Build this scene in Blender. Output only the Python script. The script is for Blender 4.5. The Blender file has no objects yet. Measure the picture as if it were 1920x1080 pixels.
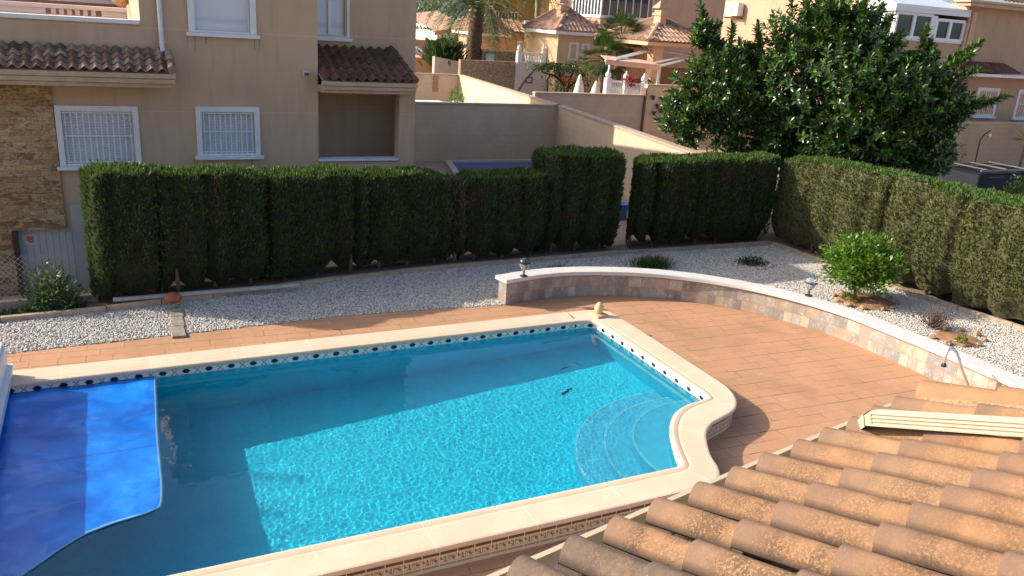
import bpy, bmesh, math, random
from mathutils import Vector, Matrix, noise
from mathutils.geometry import tessellate_polygon
R = math.radians
sc = bpy.context.scene
COL = sc.collection
rnd = random.Random(7)
# ------------------------------------------------------------------ camera
AZ, PT, RL, FPX, CH = 0.468711915, 0.317820960, 0.0685962297, 1533.90119, 4.6
fw = Vector((math.sin(AZ)*math.cos(PT), math.cos(AZ)*math.cos(PT), -math.sin(PT)))
r0 = Vector((math.cos(AZ), -math.sin(AZ), 0)); u0 = r0.cross(fw)
rt = r0*math.cos(RL)+u0*math.sin(RL); up = -r0*math.sin(RL)+u0*math.cos(RL)
CAMP = Vector((0, 0, CH))
cd = bpy.data.cameras.new('camera'); cam = bpy.data.objects.new('camera', cd); COL.objects.link(cam)
cd.sensor_width = 36; cd.lens = FPX/1920*36; cd.clip_end = 9000; cd.clip_start = 0.05
M = Matrix((rt, up, -fw)).transposed().to_4x4(); M.translation = CAMP
cam.matrix_world = M; sc.camera = cam
def ray(x, y): return fw+(x-960)/FPX*rt-(y-540)/FPX*up
def at(x, y, z=0.):
    d = ray(x, y); return CAMP+d*((z-CH)/d.z)
def aty(x, y, Y):
    d = ray(x, y); return CAMP+d*(Y/d.y)
def atx(x, y, X):
    d = ray(x, y); return CAMP+d*(X/d.x)
def atd(x, y, D):
    d = ray(x, y); return CAMP+d*(D/math.hypot(d.x, d.y))
# ------------------------------------------------------------------ light
SAZ, SEL = R(122), R(28.5)            # the light travels towards this azimuth
sd = Vector((math.sin(SAZ)*math.cos(SEL), math.cos(SAZ)*math.cos(SEL), -math.sin(SEL)))
sl = bpy.data.lights.new('sun', 'SUN'); sl.energy = 4.2; sl.angle = R(.5); sl.color = (1, .9, .76)
so = bpy.data.objects.new('sun', sl); COL.objects.link(so); so.location = (-10, 20, 30)
so.rotation_euler = sd.to_track_quat('-Z', 'Y').to_euler()
w = bpy.data.worlds.new('World'); sc.world = w; w.use_nodes = True
nt = w.node_tree; bg = nt.nodes['Background']; sky = nt.nodes.new('ShaderNodeTexSky')
sky.sky_type = 'NISHITA'; sky.sun_disc = False; sky.sun_elevation = SEL
sky.sun_rotation = SAZ+math.pi; sky.air_density = .8; sky.dust_density = 3.0; sky.ozone_density = .6
nt.links.new(sky.outputs[0], bg.inputs[0]); bg.inputs[1].default_value = 0.15
sc.view_settings.view_transform = 'Standard'; sc.view_settings.look = 'None'
sc.view_settings.exposure = 0.8; sc.view_settings.gamma = 1
sc.cycles.max_bounces = 8; sc.cycles.transparent_max_bounces = 24
sc.cycles.sample_clamp_indirect = 6; sc.cycles.caustics_reflective = False
# ------------------------------------------------------------------ materials
def srgb(h):
    if isinstance(h, str):
        h = [int(h[i:i+2], 16)/255 for i in (0, 2, 4)]
        return tuple(c/12.92 if c <= .04045 else ((c+.055)/1.055)**2.4 for c in h)
    return tuple(h)
class NB:
    """small node builder"""
    def __init__(s, name):
        s.m = bpy.data.materials.new(name); s.m.use_nodes = True; s.t = s.m.node_tree
        s.b = s.t.nodes['Principled BSDF']; s.out = s.t.nodes['Material Output']
        s.tc = s.t.nodes.new('ShaderNodeTexCoord')
    def n(s, typ, ins=None, **kw):
        nd = s.t.nodes.new('ShaderNode'+typ)
        for k, v in kw.items(): setattr(nd, k, v)
        if ins:
            for k, v in ins.items(): s.set(nd.inputs[k], v)
        return nd
    def set(s, sock, v):
        if isinstance(v, bpy.types.NodeSocket): s.t.links.new(v, sock)
        else:
            if isinstance(v, tuple) and len(v) == 3 and sock.type == 'RGBA': v = (*v, 1)
            sock.default_value = v
    def geo(s): return s.n('NewGeometry').outputs['Position']
    def obj(s): return s.tc.outputs['Object']
    def uv(s): return s.tc.outputs['UV']
    def scl(s, vec, sx, sy=None, sz=None, rot=(0, 0, 0), loc=(0, 0, 0)):
        sy = sx if sy is None else sy; sz = sx if sz is None else sz
        m = s.n('Mapping', {'Vector': vec, 'Scale': (sx, sy, sz), 'Rotation': rot, 'Location': loc}); return m.outputs[0]
    def noise(s, vec, scale, detail=4, rough=.55, dist=0):
        return s.n('TexNoise', {'Vector': vec, 'Scale': scale, 'Detail': detail, 'Roughness': rough, 'Distortion': dist}).outputs['Fac']
    def ramp(s, fac, stops, interp='LINEAR'):
        nd = s.n('ValToRGB', {'Fac': fac}); r = nd.color_ramp; r.interpolation = interp
        while len(r.elements) < len(stops): r.elements.new(.5)
        for e, (p, c) in zip(r.elements, stops):
            e.position = p; e.color = (*c, 1) if len(c) == 3 else c
        return nd.outputs['Color']
    def lin(s, fac, a, b, lo=0., hi=1.):
        return s.n('MapRange', {'Value': fac, 'From Min': a, 'From Max': b, 'To Min': lo, 'To Max': hi}, clamp=True).outputs[0]
    def mix(s, fac, a, b, mode='MIX'):
        nd = s.n('Mix', data_type='RGBA', blend_type=mode)
        s.set(nd.inputs[0], fac); s.set(nd.inputs[6], a); s.set(nd.inputs[7], b); return nd.outputs[2]
    def math(s, op, a, b=0., c=0.):
        nd = s.n('Math', operation=op); s.set(nd.inputs[0], a); s.set(nd.inputs[1], b); s.set(nd.inputs[2], c); return nd.outputs[0]
    def bump(s, h, strength=.3, dist=.01, normal=None):
        nd = s.n('Bump', {'Height': h, 'Strength': strength, 'Distance': dist})
        if normal is not None: s.set(nd.inputs['Normal'], normal)
        return nd.outputs[0]
    def fin(s, color=None, rough=None, normal=None, **kw):
        if color is not None: s.set(s.b.inputs['Base Color'], color)
        if rough is not None: s.set(s.b.inputs['Roughness'], rough)
        if normal is not None: s.set(s.b.inputs['Normal'], normal)
        for k, v in kw.items(): s.set(s.b.inputs[k.replace('_', ' ')], v)
        return s.m
MC = {}
def plain(name, col, rough=.6, var=.08, scale=6., bump=.0, bscale=60, metal=0., **kw):
    if name in MC: return MC[name]
    col = srgb(col); s = NB(name); g = s.geo()
    f = s.noise(g, scale, 5)
    c = s.mix(s.lin(f, .3, .7), tuple(x*(1-var) for x in col), tuple(min(1, x*(1+var)) for x in col))
    nrm = s.bump(s.noise(g, bscale, 3), bump, .01) if bump else None
    MC[name] = s.fin(c, rough, nrm, Metallic=metal, **kw); return MC[name]
# ------------------------------------------------------------------ meshes
def tag(o, label=None, cat=None, group=None, kind=None):
    if label: o['label'] = label
    if cat: o['category'] = cat
    if group: o['group'] = group
    if kind: o['kind'] = kind
    return o
def empty(name, loc, label, cat, group=None, rz=0.):
    o = bpy.data.objects.new(name, None); COL.objects.link(o); o.location = loc; o.rotation_euler = (0, 0, rz)
    o.empty_display_size = .1
    return tag(o, label, cat, group)
class MB:
    """collects shapes for ONE mesh, in world coordinates"""
    def __init__(s): s.v = []; s.f = []; s.mi = []; s.uvs = {}; s.cur = 0
    def quad(s, *p, uv=None):
        i = len(s.v); s.v += [tuple(q) for q in p]; s.f.append(tuple(range(i, i+len(p)))); s.mi.append(s.cur)
        if uv: s.uvs[len(s.f)-1] = uv
    def box(s, a, b):
        x0, y0, z0 = a; x1, y1, z1 = b
        if x0 > x1: x0, x1 = x1, x0
        if y0 > y1: y0, y1 = y1, y0
        if z0 > z1: z0, z1 = z1, z0
        i = len(s.v); s.v += [(x0, y0, z0), (x1, y0, z0), (x1, y1, z0), (x0, y1, z0), (x0, y0, z1), (x1, y0, z1), (x1, y1, z1), (x0, y1, z1)]
        for f in ((0, 3, 2, 1), (4, 5, 6, 7), (0, 1, 5, 4), (1, 2, 6, 5), (2, 3, 7, 6), (3, 0, 4, 7)):
            s.f.append(tuple(i+k for k in f)); s.mi.append(s.cur)
    def obox(s, c, dx, dy, dz):
        """box from centre and three half-extent vectors"""
        c, dx, dy, dz = map(Vector, (c, dx, dy, dz)); i = len(s.v)
        for k in ((-1, -1, -1), (1, -1, -1), (1, 1, -1), (-1, 1, -1), (-1, -1, 1), (1, -1, 1), (1, 1, 1), (-1, 1, 1)):
            s.v.append(tuple(c+dx*k[0]+dy*k[1]+dz*k[2]))
        for f in ((0, 3, 2, 1), (4, 5, 6, 7), (0, 1, 5, 4), (1, 2, 6, 5), (2, 3, 7, 6), (3, 0, 4, 7)):
            s.f.append(tuple(i+k for k in f)); s.mi.append(s.cur)
    def prism(s, pts, z0, z1):
        """vertical prism over a plan polygon"""
        n = len(pts); i = len(s.v)
        A = sum(pts[k][0]*pts[(k+1) % n][1]-pts[(k+1) % n][0]*pts[k][1] for k in range(n))
        if A < 0: pts = pts[::-1]
        s.v += [(p[0], p[1], z0) for p in pts]+[(p[0], p[1], z1) for p in pts]
        for k in range(n):
            q = (k+1) % n; s.f.append((i+k, i+q, i+n+q, i+n+k)); s.mi.append(s.cur)
        for t in tessellate_polygon([[Vector((p[0], p[1], 0)) for p in pts]]):
            a, b, c = t
            P = [Vector((pts[q][0], pts[q][1])) for q in t]
            if (P[1]-P[0]).cross(P[2]-P[0]) < 0: b, c = c, b
            s.f.append((i+n+a, i+n+b, i+n+c)); s.mi.append(s.cur); s.f.append((i+a, i+c, i+b)); s.mi.append(s.cur)
    def tube(s, pts, rad, n=8, caps=True, sect=None):
        pts = [Vector(p) for p in pts]; rr = rad if isinstance(rad, (list, tuple)) else [rad]*len(pts)
        base = len(s.v); ref = None
        for k, p in enumerate(pts):
            t = (pts[min(k+1, len(pts)-1)]-pts[max(k-1, 0)]).normalized()
            if ref is None:
                ref = t.orthogonal().normalized() if abs(t.z) > .9 or True else Vector((0, 0, 1))
            a = (ref-t*ref.dot(t)).normalized(); ref = a; b = t.cross(a)
            for j in range(n):
                an = 2*math.pi*j/n
                s.v.append(tuple(p+(a*math.cos(an)+b*math.sin(an))*rr[k]))
        for k in range(len(pts)-1):
            for j in range(n):
                q = (j+1) % n; s.f.append((base+k*n+j, base+k*n+q, base+(k+1)*n+q, base+(k+1)*n+j)); s.mi.append(s.cur)
        if caps:
            s.f.append(tuple(base+j for j in range(n))[::-1]); s.mi.append(s.cur)
            s.f.append(tuple(base+(len(pts)-1)*n+j for j in range(n))); s.mi.append(s.cur)
    def lathe(s, c, prof, n=16):
        """prof: (radius, z) pairs from bottom to top"""
        c = Vector(c); base = len(s.v)
        for r_, z in prof:
            for j in range(n):
                an = 2*math.pi*j/n; s.v.append((c.x+r_*math.cos(an), c.y+r_*math.sin(an), c.z+z))
        for k in range(len(prof)-1):
            for j in range(n):
                q = (j+1) % n; s.f.append((base+k*n+j, base+k*n+q, base+(k+1)*n+q, base+(k+1)*n+j)); s.mi.append(s.cur)
        s.f.append(tuple(base+j for j in range(n))[::-1]); s.mi.append(s.cur)
        s.f.append(tuple(base+(len(prof)-1)*n+j for j in range(n))); s.mi.append(s.cur)
    def grid(s, fn, nu, nv, uv=False):
        base = len(s.v)
        for i in range(nu+1):
            for j in range(nv+1): s.v.append(tuple(fn(i/nu, j/nv)))
        for i in range(nu):
            for j in range(nv):
                a = base+i*(nv+1)+j; s.f.append((a, a+nv+1, a+nv+2, a+1)); s.mi.append(s.cur)
                if uv: s.uvs[len(s.f)-1] = [(i/nu, j/nv), ((i+1)/nu, j/nv), ((i+1)/nu, (j+1)/nv), (i/nu, (j+1)/nv)]
    def build(s, name, mats, parent=None, smooth=False, bevel=0., loc=None, angle=None):
        me = bpy.data.meshes.new(name)
        o = bpy.data.objects.new(name, me); COL.objects.link(o)
        off = Vector((0, 0, 0))
        if parent is not None:
            o.parent = parent; off = world_loc(parent)
        if loc is None and parent is None and s.v:
            xs = [v[0] for v in s.v]; ys = [v[1] for v in s.v]; zs = [v[2] for v in s.v]
            loc = ((min(xs)+max(xs))/2, (min(ys)+max(ys))/2, min(zs))
        if parent is None: o.location = loc; off = Vector(loc)
        me.from_pydata([(v[0]-off.x, v[1]-off.y, v[2]-off.z) for v in s.v], [], s.f)
        if not isinstance(mats, (list, tuple)): mats = [mats]
        for m in mats: me.materials.append(m)
        if len(mats) > 1: me.polygons.foreach_set('material_index', s.mi)
        if s.uvs:
            ul = me.uv_layers.new(name='UVMap')
            for p in me.polygons:
                u = s.uvs.get(p.index)
                if u:
                    for k, li in enumerate(p.loop_indices): ul.data[li].uv = u[k]
        if smooth: me.polygons.foreach_set('use_smooth', [True]*len(me.polygons))
        me.update()
        if angle:
            me.set_sharp_from_angle(angle=R(angle))
        if bevel:
            b = o.modifiers.new('bevel', 'BEVEL'); b.width = bevel; b.segments = 2; b.limit_method = 'ANGLE'; b.angle_limit = R(40)
        return o
def world_loc(o):
    v = Vector(o.location)
    while o.parent: o = o.parent; v = v+Vector(o.location)
    return v
def catmull(pts, sub=6, closed=False):
    P = [Vector(p) for p in pts]; out = []; n = len(P)
    rng = range(n if closed else n-1)
    for i in rng:
        if closed: p0, p1, p2, p3 = P[i-1], P[i], P[(i+1) % n], P[(i+2) % n]
        else: p0, p1, p2, p3 = P[max(i-1, 0)], P[i], P[i+1], P[min(i+2, n-1)]
        for k in range(sub):
            t = k/sub
            out.append(.5*((2*p1)+(p2-p0)*t+(2*p0-5*p1+4*p2-p3)*t*t+(3*p1-p0-3*p2+p3)*t**3))
    if not closed: out.append(P[-1])
    return out
# ================================================================== POOL
WZ = .12
PAIRS = [((-2.2, 10.07), (-2.2, 10.5)), ((-1, 10.07), (-1, 10.5)), ((2.5, 10.07), (2.5, 10.5)), ((5.9, 10.07), (5.9, 10.5)), ((6.25, 10.07), (6.35, 10.5)), ((6.45, 10.05), (6.72, 10.48)), ((6.52, 10.0), (6.95, 10.4)),
 ((6.55, 9.88), (7.02, 10.2)), ((6.55, 9.5), (7.03, 9.5)), ((6.54, 8.4), (7.01, 8.4)), ((6.53, 7.55), (6.99, 7.55)), ((6.52, 7.33), (6.95, 7.3)), ((6.48, 7.21), (6.86, 7.1)), ((6.38, 7.18), (6.74, 6.94)),
 ((6.22, 7.16), (6.56, 6.81)), ((6.04, 7.11), (6.33, 6.72)), ((5.84, 7.0), (6.1, 6.63)), ((5.61, 6.78), (5.9, 6.47)), ((5.42, 6.51), (5.74, 6.25)), ((5.28, 6.24), (5.61, 6.02)), ((5.2, 6.06), (5.53, 5.81)),
 ((5.17, 6.0), (5.42, 5.65)), ((5.1, 5.965), (5.25, 5.57)), ((4.95, 5.96), (5.0, 5.54)), ((4.5, 5.96), (4.5, 5.53)), ((2.5, 5.96), (2.5, 5.53)), ((-2.2, 5.96), (-2.2, 5.53))]
_in = catmull([(a[0], a[1], 0) for a, b in PAIRS], 8); _ou = catmull([(b[0], b[1], 0) for a, b in PAIRS], 8)
def coping_part(name, prof, mats, parent=None, **kw):
    """prof: list of (from, d, z): from 'i' = metres outward of the inner rim, 'o' = metres outward of the outer rim"""
    m = MB(); ui = 0; us = []
    for k, (a, b) in enumerate(zip(_in, _ou)):
        if k: ui += ((a-_in[k-1]).length+(b-_ou[k-1]).length)/2
        us.append(ui)
    rows = []
    for k, (a, b) in enumerate(zip(_in, _ou)):
        d = (b-a).normalized(); row = []
        for ref, off, z in prof:
            p = (a if ref == 'i' else b)+d*off; row.append((p.x, p.y, z))
        rows.append(row)
    # running length along each profile line
    n = len(prof); cum = [[0]*n]
    for k in range(1, len(rows)):
        cum.append([cum[-1][j]+(Vector(rows[k][j])-Vector(rows[k-1][j])).length for j in range(n)])
    vv = [0]
    for j in range(1, n): vv.append(vv[-1]+math.hypot(prof[j][1]-prof[j-1][1] if prof[j][0] == prof[j-1][0] else .3, prof[j][2]-prof[j-1][2]))
    for k in range(len(rows)-1):
        for j in range(n-1):
            if kw.get('lenuv'): uv = [(cum[k][0], vv[j]), (cum[k+1][0], vv[j]), (cum[k+1][0], vv[j+1]), (cum[k][0], vv[j+1])]
            else: uv = [(us[k], vv[j]), (us[k+1], vv[j]), (us[k+1], vv[j+1]), (us[k], vv[j+1])]
            m.quad(rows[k][j], rows[k+1][j], rows[k+1][j+1], rows[k][j+1], uv=uv)
    return m
# --- materials
def coping_mat():
    s = NB('coping_stone'); g = s.geo(); uv = s.uv()
    c = s.mix(s.lin(s.noise(g, 2.2, 5), .3, .7), (.60, .445, .315), (.70, .54, .40))
    c = s.mix(s.lin(s.noise(g, 45, 3), .45, .75, 0, .35), c, (.52, .37, .25))
    sep = s.n('SeparateXYZ', {'Vector': uv}); u = sep.outputs[0]
    fr = s.math('FRACT', s.math('DIVIDE', u, .98)); ln = s.math('LESS_THAN', s.math('ABSOLUTE', s.math('SUBTRACT', fr, .5)), .006)
    c = s.mix(s.math('MULTIPLY', ln, .55), c, (.83, .68, .52))
    f = s.noise(s.scl(g, 9), 1, 2)
    sp = s.lin(s.noise(g, 30, 2, .5), .76, .8, 0, .6); c = s.mix(sp, c, (.25, .17, .12))
    return s.fin(c, .62, s.bump(s.math('ADD', s.noise(g, 120, 3), s.math('MULTIPLY', ln, -1.)), .18, .006), Specular_IOR_Level=.3)
def pool_mat():
    s = NB('pool_mosaic'); g = s.geo()
    v = s.n('TexVoronoi', {'Vector': g, 'Scale': 40.}, feature='F1', distance='CHEBYCHEV')
    c = s.mix(s.lin(s.noise(g, 5, 3), .3, .7), (.0, .48, .69), (.0, .56, .76))
    c = s.mix(.18, c, s.mix(s.n('SeparateColor', {'Color': v.outputs['Color']}).outputs[0], (.0, .33, .52), (.03, .70, .80)))
    return s.fin(c, .5)
def frieze_mat():
    s = NB('frieze_tiles'); sep = s.n('SeparateXYZ', {'Vector': s.uv()}); PER = .27; N = 24; HH = .1
    cell = PER/N
    u = s.math('DIVIDE', sep.outputs[0], cell); v = s.math('DIVIDE', sep.outputs[1], cell)
    um = s.math('SUBTRACT', s.math('FLOOR', s.math('MODULO', u, float(N))), N/2-.0)   # -10..9
    vm = s.math('SUBTRACT', s.math('FLOOR', v), 6.)
    au = s.math('ABSOLUTE', um); av = s.math('ABSOLUTE', vm)
    body = s.math('MULTIPLY', s.math('LESS_THAN', au, 3.5), s.math('LESS_THAN', av, 1.5))
    tick = s.math('MULTIPLY', s.math('LESS_THAN', au, 4.5), s.math('LESS_THAN', av, .5))
    top = s.math('MULTIPLY', s.math('LESS_THAN', au, 2.5), s.math('LESS_THAN', av, 2.5))
    dia = s.math('MAXIMUM', s.math('MAXIMUM', body, tick), top)
    a2 = s.math('SUBTRACT', float(N/2), au)       # distance from the X centre
    x = s.math('MULTIPLY', s.math('LESS_THAN', s.math('ABSOLUTE', s.math('SUBTRACT', a2, av)), 1.0), s.math('LESS_THAN', av, 3.5))
    pat = s.math('MAXIMUM', dia, x)
    line = s.math('MAXIMUM', s.math('LESS_THAN', sep.outputs[1], .004), s.math('GREATER_THAN', sep.outputs[1], .11))
    pat = s.math('MAXIMUM', pat, line)
    c = s.mix(pat, (.70, .72, .68), (.012, .02, .06))
    return s.fin(c, .2)
def skirt_mat():
    s = NB('skirt_tiles'); sep = s.n('SeparateXYZ', {'Vector': s.uv()}); u = sep.outputs[0]; v = sep.outputs[1]
    W = .164
    fr = s.math('FRACT', s.math('DIVIDE', u, W)); gr = s.math('GREATER_THAN', s.math('ABSOLUTE', s.math('SUBTRACT', fr, .5)), .475)
    br = s.lin(v, .045, .05)          # v runs down from the top: 0 top
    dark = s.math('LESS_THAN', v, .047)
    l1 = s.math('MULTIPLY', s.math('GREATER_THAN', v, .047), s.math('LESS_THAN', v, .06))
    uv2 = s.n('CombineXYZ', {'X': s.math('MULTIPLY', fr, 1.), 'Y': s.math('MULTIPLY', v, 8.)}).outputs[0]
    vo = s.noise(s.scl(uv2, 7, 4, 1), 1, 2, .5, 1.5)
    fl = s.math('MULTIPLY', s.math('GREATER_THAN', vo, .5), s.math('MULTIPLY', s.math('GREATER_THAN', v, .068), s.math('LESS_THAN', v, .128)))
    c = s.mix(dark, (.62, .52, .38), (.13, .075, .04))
    c = s.mix(fl, c, (.22, .12, .05))
    l2 = s.math('MULTIPLY', s.math('GREATER_THAN', v, .145), s.math('LESS_THAN', v, .165)); c = s.mix(s.math('MULTIPLY', l2, .7), c, (.2, .13, .08))
    c = s.mix(gr, c, (.66, .6, .5))
    return s.fin(c, .3)
def water_mat():
    s = NB('pool_water'); s.t.nodes.remove(s.b)
    gl = s.n('BsdfGlass', {'Color': (.86, .99, 1), 'Roughness': 0., 'IOR': 1.33})
    s.t.links.new(gl.outputs[0], s.out.inputs[0]); return s.m
pool = empty('swimming_pool', (2.6, 7.8, 0), 'turquoise swimming pool with pale stone coping and a scalloped corner beside the tiled eave', 'swimming pool')
MCOP = coping_mat(); MPOOL = pool_mat(); MFR = frieze_mat(); MSK = skirt_mat()
coping_part('coping', [('i', .03, .196), ('i', .004, .2), ('i', 0, .215), ('i', 0, .236), ('i', .012, .25), ('i', .045, .257), ('i', .08, .251), ('i', .1, .245), ('i', .125, .25), ('o', -.03, .25), ('o', -.01, .245), ('o', 0, .232), ('o', 0, .206), ('o', -.006, .2), ('o', -.03, .196)], None).build('coping', MCOP, pool, smooth=True, angle=50)
coping_part('frieze', [('i', .03, .0845), ('i', .03, .20)], None, lenuv=True).build('frieze', MFR, pool, smooth=True)
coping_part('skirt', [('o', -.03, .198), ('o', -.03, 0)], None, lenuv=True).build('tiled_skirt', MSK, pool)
# basin
FLOOR = -1.15
m = coping_part('w', [('i', .031, FLOOR), ('i', .031, -.55), ('i', .031, 0.), ('i', .031, .0845)], None)
def floor_z(x): return -1.08+.46*min(1, max(0, (x-.6)/6))
rim = [(_in[k]+(_ou[k]-_in[k]).normalized()*.031) for k in range(len(_in))]
for a_, b_, x0_, x1_ in ((-1.08, -1.08, -3, .6), (-1.08, -.62, .6, 6.6), ):
    m.quad((x0_, 5.8, a_), (x1_, 5.8, b_), (x1_, 10.2, b_), (x0_, 10.2, a_))
m.quad((rim[0].x, rim[0].y, FLOOR), (rim[-1].x, rim[-1].y, FLOOR), (rim[-1].x, rim[-1].y, .19), (rim[0].x, rim[0].y, .19))
basin = m.build('basin', MPOOL, pool)
# roman steps round the scalloped corner
m = MB(); cc = Vector((6.35, 6.45))
def inside(x, y):
    c = False; n = len(rim)
    for i in range(n):
        a, b = rim[i], rim[i-1]
        if (a.y > y) != (b.y > y) and x < (b.x-a.x)*(y-a.y)/(b.y-a.y)+a.x: c = not c
    return c
for rad, z in ((1.22, -.16), (1.54, -.40), (1.88, -.58)):
    A = [R(96+i*(182-96)/26) for i in range(27)]
    A = [R(70+i*(215-70)/40) for i in range(41)]
    prev = None
    for a in A:
        # clip each radial span to the basin
        d = Vector((math.cos(a), math.sin(a))); o1 = cc+d*rad
        r1 = rad
        while r1 > .5 and not inside(cc.x+d.x*r1, cc.y+d.y*r1): r1 -= .01
        r0_ = r1
        while r0_ > .2 and inside(cc.x+d.x*r0_, cc.y+d.y*r0_): r0_ -= .01
        q = (cc+d*r0_, cc+d*r1)
        if prev and r1 > .55:
            m.quad((prev[0].x, prev[0].y, z), (prev[1].x, prev[1].y, z), (q[1].x, q[1].y, z), (q[0].x, q[0].y, z))
            m.cur = 1; a_, b_ = prev[1]-(prev[1]-cc).normalized()*.035, q[1]-(q[1]-cc).normalized()*.035
            m.quad((a_.x, a_.y, z+.004), (prev[1].x, prev[1].y, z+.004), (q[1].x, q[1].y, z+.004), (b_.x, b_.y, z+.004)); m.cur = 0
            m.quad((prev[1].x, prev[1].y, z), (prev[1].x, prev[1].y, FLOOR), (q[1].x, q[1].y, FLOOR), (q[1].x, q[1].y, z))
        prev = q if r1 > .55 else None
steps = m.build('steps', [plain('step_plaster', (.06, .46, .66), .5), plain('step_nosing', (.13, .55, .71), .5)], pool)
# water
def wav(x, y):
    h = .0
    k = .95+.3*noise.noise(Vector((x*.5, y*.6, 8.)))
    h += .0020*noise.noise(Vector((x*2.3, y*2.9, 1.)))
    h += .0007*noise.noise(Vector((x*8.5+3, y*7.5, 2.)))*k
    h += .00042*noise.noise(Vector((x*19+7, y*17, 4.)))*k
    h += .00028*noise.noise(Vector((x*31+1, y*34, 6.)))*k
    return h
m = MB(); NX, NY = 620, 300
x0, x1, y0, y1 = -2.3, 6.62, 5.9, 10.12
idx = {}
for i in range(NX+1):
    for j in range(NY+1):
        x = x0+(x1-x0)*i/NX; y = y0+(y1-y0)*j/NY; idx[i, j] = len(m.v); m.v.append((x, y, WZ+wav(x, y)))
for i in range(NX):
    for j in range(NY):
        x = x0+(x1-x0)*(i+.5)/NX; y = y0+(y1-y0)*(j+.5)/NY
        if x > 5 and y < 7.4 and not any(inside(x+dx, y+dy) for dx in (-.03, .03) for dy in (-.03, .03)): continue
        m.f.append((idx[i, j], idx[i+1, j], idx[i+1, j+1], idx[i, j+1])); m.mi.append(0)
water = m.build('pool_water', water_mat(), smooth=True); tag(water, kind='structure')
basin.cycles.is_caustics_receiver = True; steps.cycles.is_caustics_receiver = True
water.cycles.is_caustics_caster = True; sl.cycles.is_caustics_light = True
# ================================================================== POOL COVER AND ITS HOUSING
def cover_mat():
    s = NB('bubble_cover'); g = s.geo()
    c = s.mix(s.lin(s.noise(g, 1.6, 4, .6, .6), .35, .65), (.0, .10, .46), (.004, .20, .72))
    v = s.n('TexVoronoi', {'Vector': g, 'Scale': 85.}).outputs['Distance']
    sep = s.n('SeparateXYZ', {'Vector': g})
    seam = s.math('LESS_THAN', s.math('ABSOLUTE', s.math('SUBTRACT', sep.outputs[1], 8.33)), .008)
    c = s.mix(s.math('MULTIPLY', seam, .6), c, (.005, .03, .2))
    wet = s.lin(s.noise(g, 2.3, 2, .45, 1.2), .56, .585)
    c = s.mix(s.math('MULTIPLY', wet, .12), c, (.06, .36, .88))
    n0 = s.bump(s.noise(g, 1.3, 2, .4, .3), .7, .10); n1 = s.bump(s.noise(g, 5, 2, .5, .5), .25, .02, n0)
    return s.fin(c, s.lin(wet, 0, 1, .3, .2), s.bump(v, .12, .004, n1), Coat_Weight=.12, Coat_Roughness=.1, Specular_IOR_Level=.35)
edge = catmull([(0.29, 10.0), (.27, 9.5), (.235, 8.7), (.22, 8.0), (.21, 7.55), (.18, 7.2), (.12, 7.11), (0, 7.08), (-.2, 7.03), (-.42, 6.95), (-.58, 6.83), (-.84, 6.57), (-1.1, 6.3), (-1.4, 6.05), (-1.7, 5.99)], 5)
def edge_y(x):      # lower boundary of the cover at x
    best = 5.99
    for a, b in zip(edge, edge[1:]):
        if min(a.x, b.x) <= x <= max(a.x, b.x) and abs(a.x-b.x) > 1e-6 and a.y < 7.4:
            best = a.y+(b.y-a.y)*(x-a.x)/(b.x-a.x)
    return best
def edge_x(y):
    for a, b in zip(edge, edge[1:]):
        if b.y <= y <= a.y and abs(a.y-b.y) > 1e-6: return a.x+(b.x-a.x)*(y-a.y)/(b.y-a.y)
    return .29
def covz(x, y):
    h = .012+.010*noise.noise(Vector((x*2.2, y*1.7, 9.)))+.006*noise.noise(Vector((x*5, y*4, 3.)))
    if y > 9.7: h += (y-9.7)*.05*(.6+noise.noise(Vector((x*3, 0, 5))))
    return WZ+max(h, .006)
cov = empty('pool_cover', (-.5, 8.3, WZ), 'blue bubble solar cover floating on the water beside the white housing', 'pool cover')
m = MB(); rows = []
for i in range(61):
    y = 10.08-(10.08-6.0)*i/60; xr = edge_x(y); row = []
    for j in range(41):
        x = -1.9+(xr-.028+1.9)*j/40; row.append((x, y, covz(x, y)))
    row.append((xr, y, covz(xr, y)))
    rows.append(row)
for i in range(60):
    for j in range(41):
        m.cur = 1 if j == 40 or rows[i][j][1]-edge_y(rows[i][j][0]) < .03 else 0
        m.quad(rows[i+1][j], rows[i+1][j+1], rows[i][j+1], rows[i][j])
me = m.build('sheet', [cover_mat(), plain('cover_hem', (.16, .34, .50), .5)], cov, smooth=True)
b = bmesh.new(); b.from_mesh(me.data); bmesh.ops.remove_doubles(b, verts=b.verts, dist=1e-5); b.to_mesh(me.data); b.free()
sm = me.modifiers.new('thickness', 'SOLIDIFY'); sm.thickness = .008
hs = empty('cover_housing', (-1.9, 8, .25), 'white bench-like housing box at the pool end, holding the rolled cover', 'housing')
MW = plain('white_panel', (.72, .74, .76), .35, .03, 3)
m = MB(); m.box((-2.6, 5.4, .256), (-1.27, 10.36, .63)); m.build('box', MW, hs, bevel=.012)
m = MB(); m.box((-2.62, 5.38, .633), (-1.29, 10.38, .67)); m.build('lid', MW, hs, bevel=.008)
m = MB(); m.obox((-1.255, 7.9, .3), (.03, 0, .0), (0, 2.47, 0), (.012, 0, .09)); m.build('front_flap', MW, hs, bevel=.006)
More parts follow.
